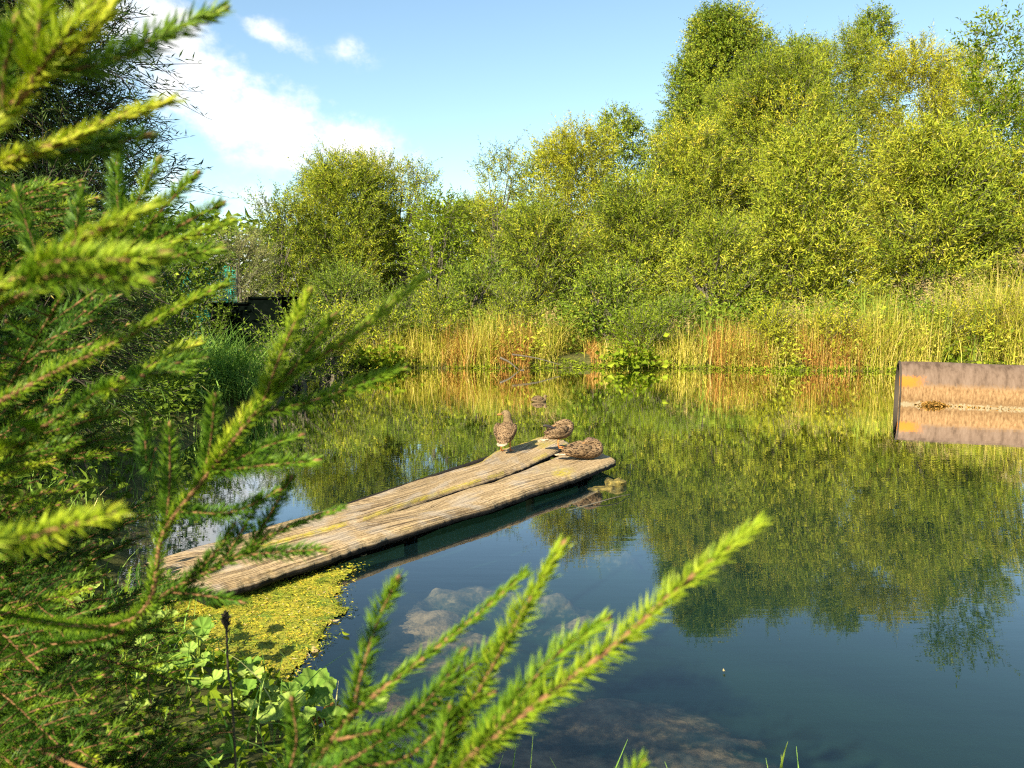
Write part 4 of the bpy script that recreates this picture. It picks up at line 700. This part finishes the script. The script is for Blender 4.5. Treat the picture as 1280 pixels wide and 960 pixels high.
herb(120, 830, .15, 14, .2, .075, 'lobed leaf plant farthest left behind the spruce twigs', 6, h=.12)
herb(400, 945, .12, 10, .14, .065, 'small lobed leaf plant at the bottom edge left of the spruce shoots', 7, h=.1)
rr = np.random.default_rng(62); P = bank_pts(rr, 6000, -3.2, .6, 1.6, 4.6, 9, -.05); P[:, 2] = np.maximum(P[:, 2], 0) + rr.uniform(0, .13, len(P))
tag(scatter_leaves('bank_herbs', rr, P, .045, .028, M['lime'], None, .2), 'small bright leaves carpeting the near bank below the spruce', 'herbs', kind='stuff')
# curled brown leaf
root = empty('withered_plant', gz(420, 905, .1)); tag(root, 'withered brown leaf curling on a bent stalk below the big lobed leaf', 'plant'); lobed_leaf('leaf', (0, 0, .03), .05, 1.3, .5, M['rust_reed'], root, .35, 9, -1.2); lobed_leaf('leaf', (-.05, .02, .01), .04, 1.6, 1.5, M['rust_reed'], root, .15, 10, -1.4)
mb = MB(); mb.tube(catmull([(-.16, -.02, -.12), (-.1, 0, .0), (-.03, 0, .06), (0, 0, .03)], 10), .004, 6); mb.build('stem', M['plume'], root)
# seed stem
a, b = at(292, 905, 1.5), at(283, 785, 1.5); root = empty('seed_stem', (a.x, a.y, ghz(a.x, a.y))); tag(root, 'thin dark stem with a small brown seed head in front of the algae mat', 'plant'); rl = Vector(root.location)
mb = MB(); mb.tube(catmull([(0, 0, -.02), a - rl, (a + b) / 2 - rl + Vector((-.003, 0, 0)), b - rl], 16), .0022, 6); mb.build('stem', M['barkdark'], root)
rr = np.random.default_rng(91); e = np.array(b - rl); q = e + np.array((0, 0, .01)) + rr.normal(size=(160, 3)) * (.002, .002, .008); D_ = nrm(rr.normal(size=(160, 3)) * .5 + (0, 0, 1)); leaves_mesh('seed_head', q, D_, nrm(rr.normal(size=(160, 3))), .012, .004, M['barkdark'], root, np.full(160, .2))
# grass blades poking out of water lower right
for (x, y, lb, s) in [(975, 962, 'single bright green grass blade poking up at the bottom edge of the photo', 3)]:
    p = gz(x, y, .0); rr = np.random.default_rng(s); root = empty('grass_blade', p); tag(root, lb, 'grass'); blade_obj('blade', rr, np.array([[0, 0, -.05], [.01, 0, -.05]]), np.array([.16, .1]), np.array([.25, .3]), np.array([.012, .01]), M['cattail'], root, 6)

# ------------------------------------------------------------------ the young spruce
TX, TY = -1.45, 1.75; spr = empty('spruce_tree', (TX, TY, .2)); tag(spr, 'young spruce close to the camera, its fresh shoots reaching in from the left and bottom', 'spruce tree'); SO = np.array((TX, TY, .2))
mb = MB(); mb.tube([(0, 0, -.2), (.01, 0, .8), (0, .01, 1.8), (.01, 0, 2.7), (0, 0, 3.1)], (.045, .038, .028, .014, .004), 12); mb.build('trunk', M['twig'], spr)
rng = np.random.default_rng(7)
def needles(acc, pts, fresh, nlen=.0155, per_m=1500, nw=.0014):
    seg = np.linalg.norm(np.diff(pts, axis=0), axis=1); cs = np.concatenate([[0], np.cumsum(seg)]); Lt = cs[-1]; n = max(20, int(Lt * per_m * 1.9)); s = np.sort(rng.uniform(0, 1, n)) ; s[-10:] = rng.uniform(.97, 1, 10)
    P = np.stack([np.interp(s * Lt, cs, pts[:, k]) for k in range(3)], 1); tg = nrm(np.gradient(pts, axis=0)); T = nrm(np.stack([np.interp(s * Lt, cs, tg[:, k]) for k in range(3)], 1))
    up = np.array((0, 0, 1.)); sd_ = nrm(np.cross(T, up)); uu = np.cross(sd_, T); ph = rng.uniform(0, 6.283, n); cx, sx = np.cos(ph), np.sin(ph); sx = np.where(sx < 0, sx * .45, sx)  # underside swept sideways
    rad = nrm(sd_ * cx[:, None] + uu * sx[:, None]); an = (.95 - .5 * np.clip((s - .8) / .2, 0, 1)) + rng.normal(0, .12, n); D = nrm(T * np.cos(an)[:, None] + rad * np.sin(an)[:, None]); ln = nlen * rng.uniform(.6, 1.2, n) * (1 - .3 * s ** 4); curve = T * (ln * .18)[:, None]
    a = nrm(np.cross(D, T + 1e-3)); b = np.cross(D, a); Ls = ln[:, None]; V = [P]
    for k in range(3): V.append(P + D * Ls * .45 + (a * math.cos(k * 2.094) + b * math.sin(k * 2.094)) * nw * .5)
    V.append(P + D * Ls + curve); V = np.stack(V, 1); i = np.arange(n) * 5
    T_ = np.concatenate([np.stack([i, i + 1 + (k + 1) % 3, i + 1 + k], 1) for k in range(3)] + [np.stack([i + 4, i + 1 + k, i + 1 + (k + 1) % 3], 1) for k in range(3)])
    acc.add(V.reshape(-1, 3), (), T_, np.repeat(np.clip(fresh + .12 * s ** 3 + rng.normal(0, .07, n), 0, 1), 5))
def twig(accw, accn, pts, fresh, r0=.0016, **k):
    e_ = pts[-1]; t_ = nrm(pts[-1] - pts[-2]); accw.tube([e_ - t_ * .002, e_ + t_ * .0015, e_ + t_ * .005, e_ + t_ * .008], (.0012, .0024, .0020, .0004), 6)
    accw.tube(pts, np.linspace(r0, r0 * .45, len(pts)), 5); needles(accn, pts, fresh, **k)
def side_twigs(accw, accn, pts, fresh, lvl, maxlen, step=.045, start=.15, **k):
    seg = np.linalg.norm(np.diff(pts, axis=0), axis=1); cs = np.concatenate([[0], np.cumsum(seg)]); Lt = cs[-1]; tg = nrm(np.gradient(pts, axis=0)); s = Lt * start; sg = 1
    while s < Lt - .035:
        p = np.array([np.interp(s, cs, pts[:, q]) for q in range(3)]); t = nrm(np.array([np.interp(s, cs, tg[:, q]) for q in range(3)])); up = nrm(np.array((0, -.25, 1.)) + rng.normal(0, .15, 3)); sd_ = nrm(np.cross(t, up)) * sg
        an = rng.uniform(.65, .95); d = nrm(t * math.cos(an) + sd_ * math.sin(an) + np.array((0, 0, rng.uniform(-.12, .15)))); ln = min(maxlen, (Lt - s) * rng.uniform(.45, .65) + .03) * rng.uniform(.75, 1.1)
        q = catmull([p, p + d * ln * .5 + (0, 0, .004), p + (d * .93 + t * .12) * ln + (0, 0, ln * .04)], 7)
        u_, v_, f_ = proj(q + SO); ok = (f_ > .2).all() and not ((u_[-1] > 420) & (v_[-1] < 640))
        if ok:
            twig(accw, accn, q, fresh + rng.normal(0, .07) + (.3 if rng.uniform() < .22 else 0), .0016, **k)
            if lvl > 0 and ln > .11: side_twigs(accw, accn, q, fresh, lvl - 1, ln * .55, step * .85, .25, **k)
        s += step * rng.uniform(.7, 1.3) * .5; sg = -sg
def branch(way, fresh, sides=None, shoots=(), root_z=None, start=.4, lvl=0, maxlen=.12, step=.05, r0=.0034, per_m=1500, bare=.0, label=None):
    """way: world points from the first visible to the tip; rooted on the trunk"""
    way = [np.array(p) for p in way]; f = way[0]; hd = math.hypot(f[0] - TX, f[1] - TY); rz = root_z if root_z is not None else max(.35, min(3.0, f[2] - .3 * hd))
    P = catmull([np.array((TX, TY, rz))] + [np.array((TX, TY, rz)) * .5 + f * .5 + (0, 0, -.03)] + way, 10 + 8 * len(way)) - SO
    w_, n_ = MB(), MB(); w_.tube(P, np.linspace(r0, .0013, len(P)), 7); m0 = int(len(P) * bare); needles(n_, P[m0:], fresh, per_m=per_m)
    if lvl is not None and lvl >= 0 and sides: side_twigs(w_, n_, P, fresh, lvl, maxlen, step, start, per_m=per_m)
    for (pts, fr) in shoots:
        q = catmull([np.array(p) for p in pts], 6 + 4 * len(pts)) - SO; twig(w_, n_, q, fr, .0016, per_m=per_m * 1.15)
    o = w_.build('branch', M['twig'], spr, True); n_.build('needles', M['needle'], o)
    return o
DS = 1.18
def A3(*a): return [at(x, y, t * DS) for (x, y, t) in a]
# bottom centre branch with its bright leader
branch(A3((330, 1040, .62), (520, 1000, .50), (600, 935, .44), (700, 858, .42), (770, 805, .41), (860, 725, .40), (948, 655, .39)), .66, root_z=.95, per_m=2000, bare=.35, shoots=[
    (A3((600, 940, .44), (650, 870, .43), (700, 815, .43), (752, 778, .43)), .5), (A3((520, 1000, .5), (600, 860, .47), (650, 770, .45), (700, 686, .44)), .62),
    (A3((590, 960, .46), (640, 905, .45), (690, 860, .45)), .45), (A3((770, 1000, .45), (800, 960, .45)), .5)])
branch(A3((300, 1060, .62), (390, 960, .55), (440, 893, .50), (520, 830, .49), (590, 775, .48), (655, 718, .47)), .42, root_z=.95, per_m=1700, bare=.12, shoots=[
    (A3((440, 893, .5), (455, 830, .49), (475, 770, .49), (495, 728, .48)), .45), (A3((420, 925, .5), (520, 900, .48), (570, 850, .47), (640, 790, .47)), .42), (A3((400, 960, .52), (500, 950, .49), (560, 900, .48), (610, 870, .47)), .4),
    (A3((460, 990, .5), (560, 960, .48), (640, 870, .46)), .38), (A3((350, 1000, .55), (370, 930, .54), (365, 880, .53)), .35), (A3((380, 980, .5), (470, 930, .49), (540, 870, .47), (575, 820, .47)), .36), (A3((500, 1010, .48), (545, 950, .47), (560, 890, .47)), .4)])
DS = 1.4
branch(A3((150, 780, .62), (205, 665, .58), (262, 590, .55), (328, 505, .52), (370, 465, .52), (440, 420, .51), (532, 343, .50)), .55, root_z=1.2, per_m=1700, bare=.12, shoots=[
    (A3((328, 505, .52), (352, 440, .5), (385, 368, .49)), .68), (A3((335, 500, .52), (375, 450, .51), (415, 398, .5)), .5), (A3((325, 518, .53), (410, 495, .52), (500, 462, .51)), .45),
    (A3((262, 590, .55), (320, 583, .54), (393, 576, .53)), .42), (A3((262, 592, .55), (315, 565, .54), (372, 545, .54)), .4), (A3((250, 610, .56), (262, 560, .55), (268, 500, .54)), .4), (A3((208, 660, .58), (212, 600, .57), (212, 535, .56)), .42),
    (A3((225, 640, .57), (290, 640, .56), (345, 615, .55)), .35), (A3((262, 590, .55), (290, 545, .54), (320, 500, .54)), .8), (A3((195, 560, .6), (185, 590, .6), (180, 520, .6)), .35)])
branch(A3((120, 800, .65), (210, 740, .62), (300, 695, .6), (345, 665, .59), (430, 634, .58)), .35, root_z=1.1, per_m=1700, bare=.12, shoots=[
    (A3((300, 695, .6), (350, 690, .59), (402, 687, .58)), .33), (A3((310, 690, .6), (345, 630, .59), (362, 600, .58)), .35), (A3((210, 740, .62), (260, 745, .6), (300, 752, .6)), .32), (A3((230, 730, .62), (270, 690, .6), (290, 660, .6)), .38), (A3((280, 700, .6), (310, 650, .6), (320, 625, .6)), .3)])
DS = 1.25
branch(A3((-60, 240, .42), (10, 140, .38), (60, 88, .37), (115, 38, .36), (175, -40, .36)), .85, per_m=2000, root_z=1.7, bare=.12, shoots=[(A3((60, 90, .37), (135, 78, .38), (205, 42, .39), (275, 13, .40)), .5), (A3((40, 90, .37), (48, 40, .36), (52, -30, .36)), .8), (A3((5, 150, .38), (5, 90, .37), (20, 30, .36)), .55), (A3((40, 100, .37), (70, 60, .36), (130, -10, .36)), .8)])
branch(A3((-80, 250, .44), (0, 205, .40), (70, 180, .39), (140, 150, .385), (216, 124, .38)), .82, per_m=2000, root_z=1.6, bare=.12, shoots=[(A3((40, 195, .40), (110, 186, .41), (182, 170, .42)), .4), (A3((150, 290, .6), (147, 240, .6), (146, 190, .6)), .4)])
branch(A3((-60, 420, .42), (40, 340, .36), (100, 300, .34), (150, 275, .33), (196, 255, .33)), .68, per_m=1900, root_z=1.5, bare=.12, shoots=[(A3((40, 340, .36), (80, 325, .34), (170, 325, .33), (200, 318, .33)), .66), (A3((20, 350, .36), (100, 345, .34), (180, 350, .33)), .5)])
branch(A3((-20, 400, .62), (80, 350, .58), (160, 320, .56), (230, 298, .55), (292, 274, .54)), .6, per_m=1700, root_z=1.6, bare=.12, shoots=[(A3((130, 330, .57), (165, 265, .56), (197, 203, .55)), .6), (A3((150, 325, .57), (200, 265, .56), (243, 220, .55)), .5), (A3((160, 320, .57), (220, 285, .56), (274, 256, .55)), .42), (A3((190, 330, .56), (230, 318, .55), (272, 312, .55)), .5), (A3((90, 345, .6), (95, 290, .6), (100, 240, .6)), .35), (A3((60, 355, .6), (40, 300, .6), (20, 240, .6)), .4)])
branch(A3((-30, 520, .62), (60, 470, .58), (150, 425, .56), (220, 385, .55), (282, 355, .54)), .55, sides=False, per_m=1700, root_z=1.5, bare=.12, start=.45, maxlen=.08, step=.06)
branch(A3((-60, 690, .36), (10, 680, .33), (70, 662, .32), (145, 642, .31)), .72, per_m=1800, root_z=1.2, bare=.4)
branch(A3((20, 560, .7), (110, 500, .66), (180, 470, .64), (240, 465, .63)), .38, sides=True, per_m=1600, start=.4, maxlen=.1)
# filler whorls, seen as the dense body of the tree
k_ = 0; tries = 0
lim = lambda v: np.interp(v, [-200, 0, 200, 300, 420, 560, 700, 800, 960, 1200], [60, 90, 110, 120, 165, 170, 230, 270, 330, 380])
while k_ < 36 and tries < 3000:
    tries += 1; z = rng.uniform(.55, 2.15) if rng.uniform() < .85 else rng.uniform(2.1, 2.7); a = rng.uniform(-1.35, 1.3); Lb = rng.uniform(.75, 1.45) * (1.15 - z * .18)
    d = np.array((math.cos(a), math.sin(a), 0)); tip = np.array((TX, TY, z)) + d * Lb + (0, 0, Lb * rng.uniform(.1, .38)); md = np.array((TX, TY, z)) + d * Lb * .5 + (0, 0, Lb * .08); u_, v_, f_ = proj(np.stack([md, tip]))
    if f_.min() < .55 or u_[1] > lim(v_[1]) or u_[1] < 0 or v_[1] < 230 or v_[1] > 1150 or u_[0] > u_[1] + 60: continue
    branch([md, md * .5 + tip * .5 + (0, 0, .01), tip], rng.uniform(.12, .42), sides=True, root_z=z, start=.25, lvl=1 if f_[1] < 1.5 else 0, maxlen=.17, step=.06, per_m=850); k_ += 1

0 and print('LEAVES', sum(len(o.data.polygons) for o in C.objects if o.type=='MESH'))
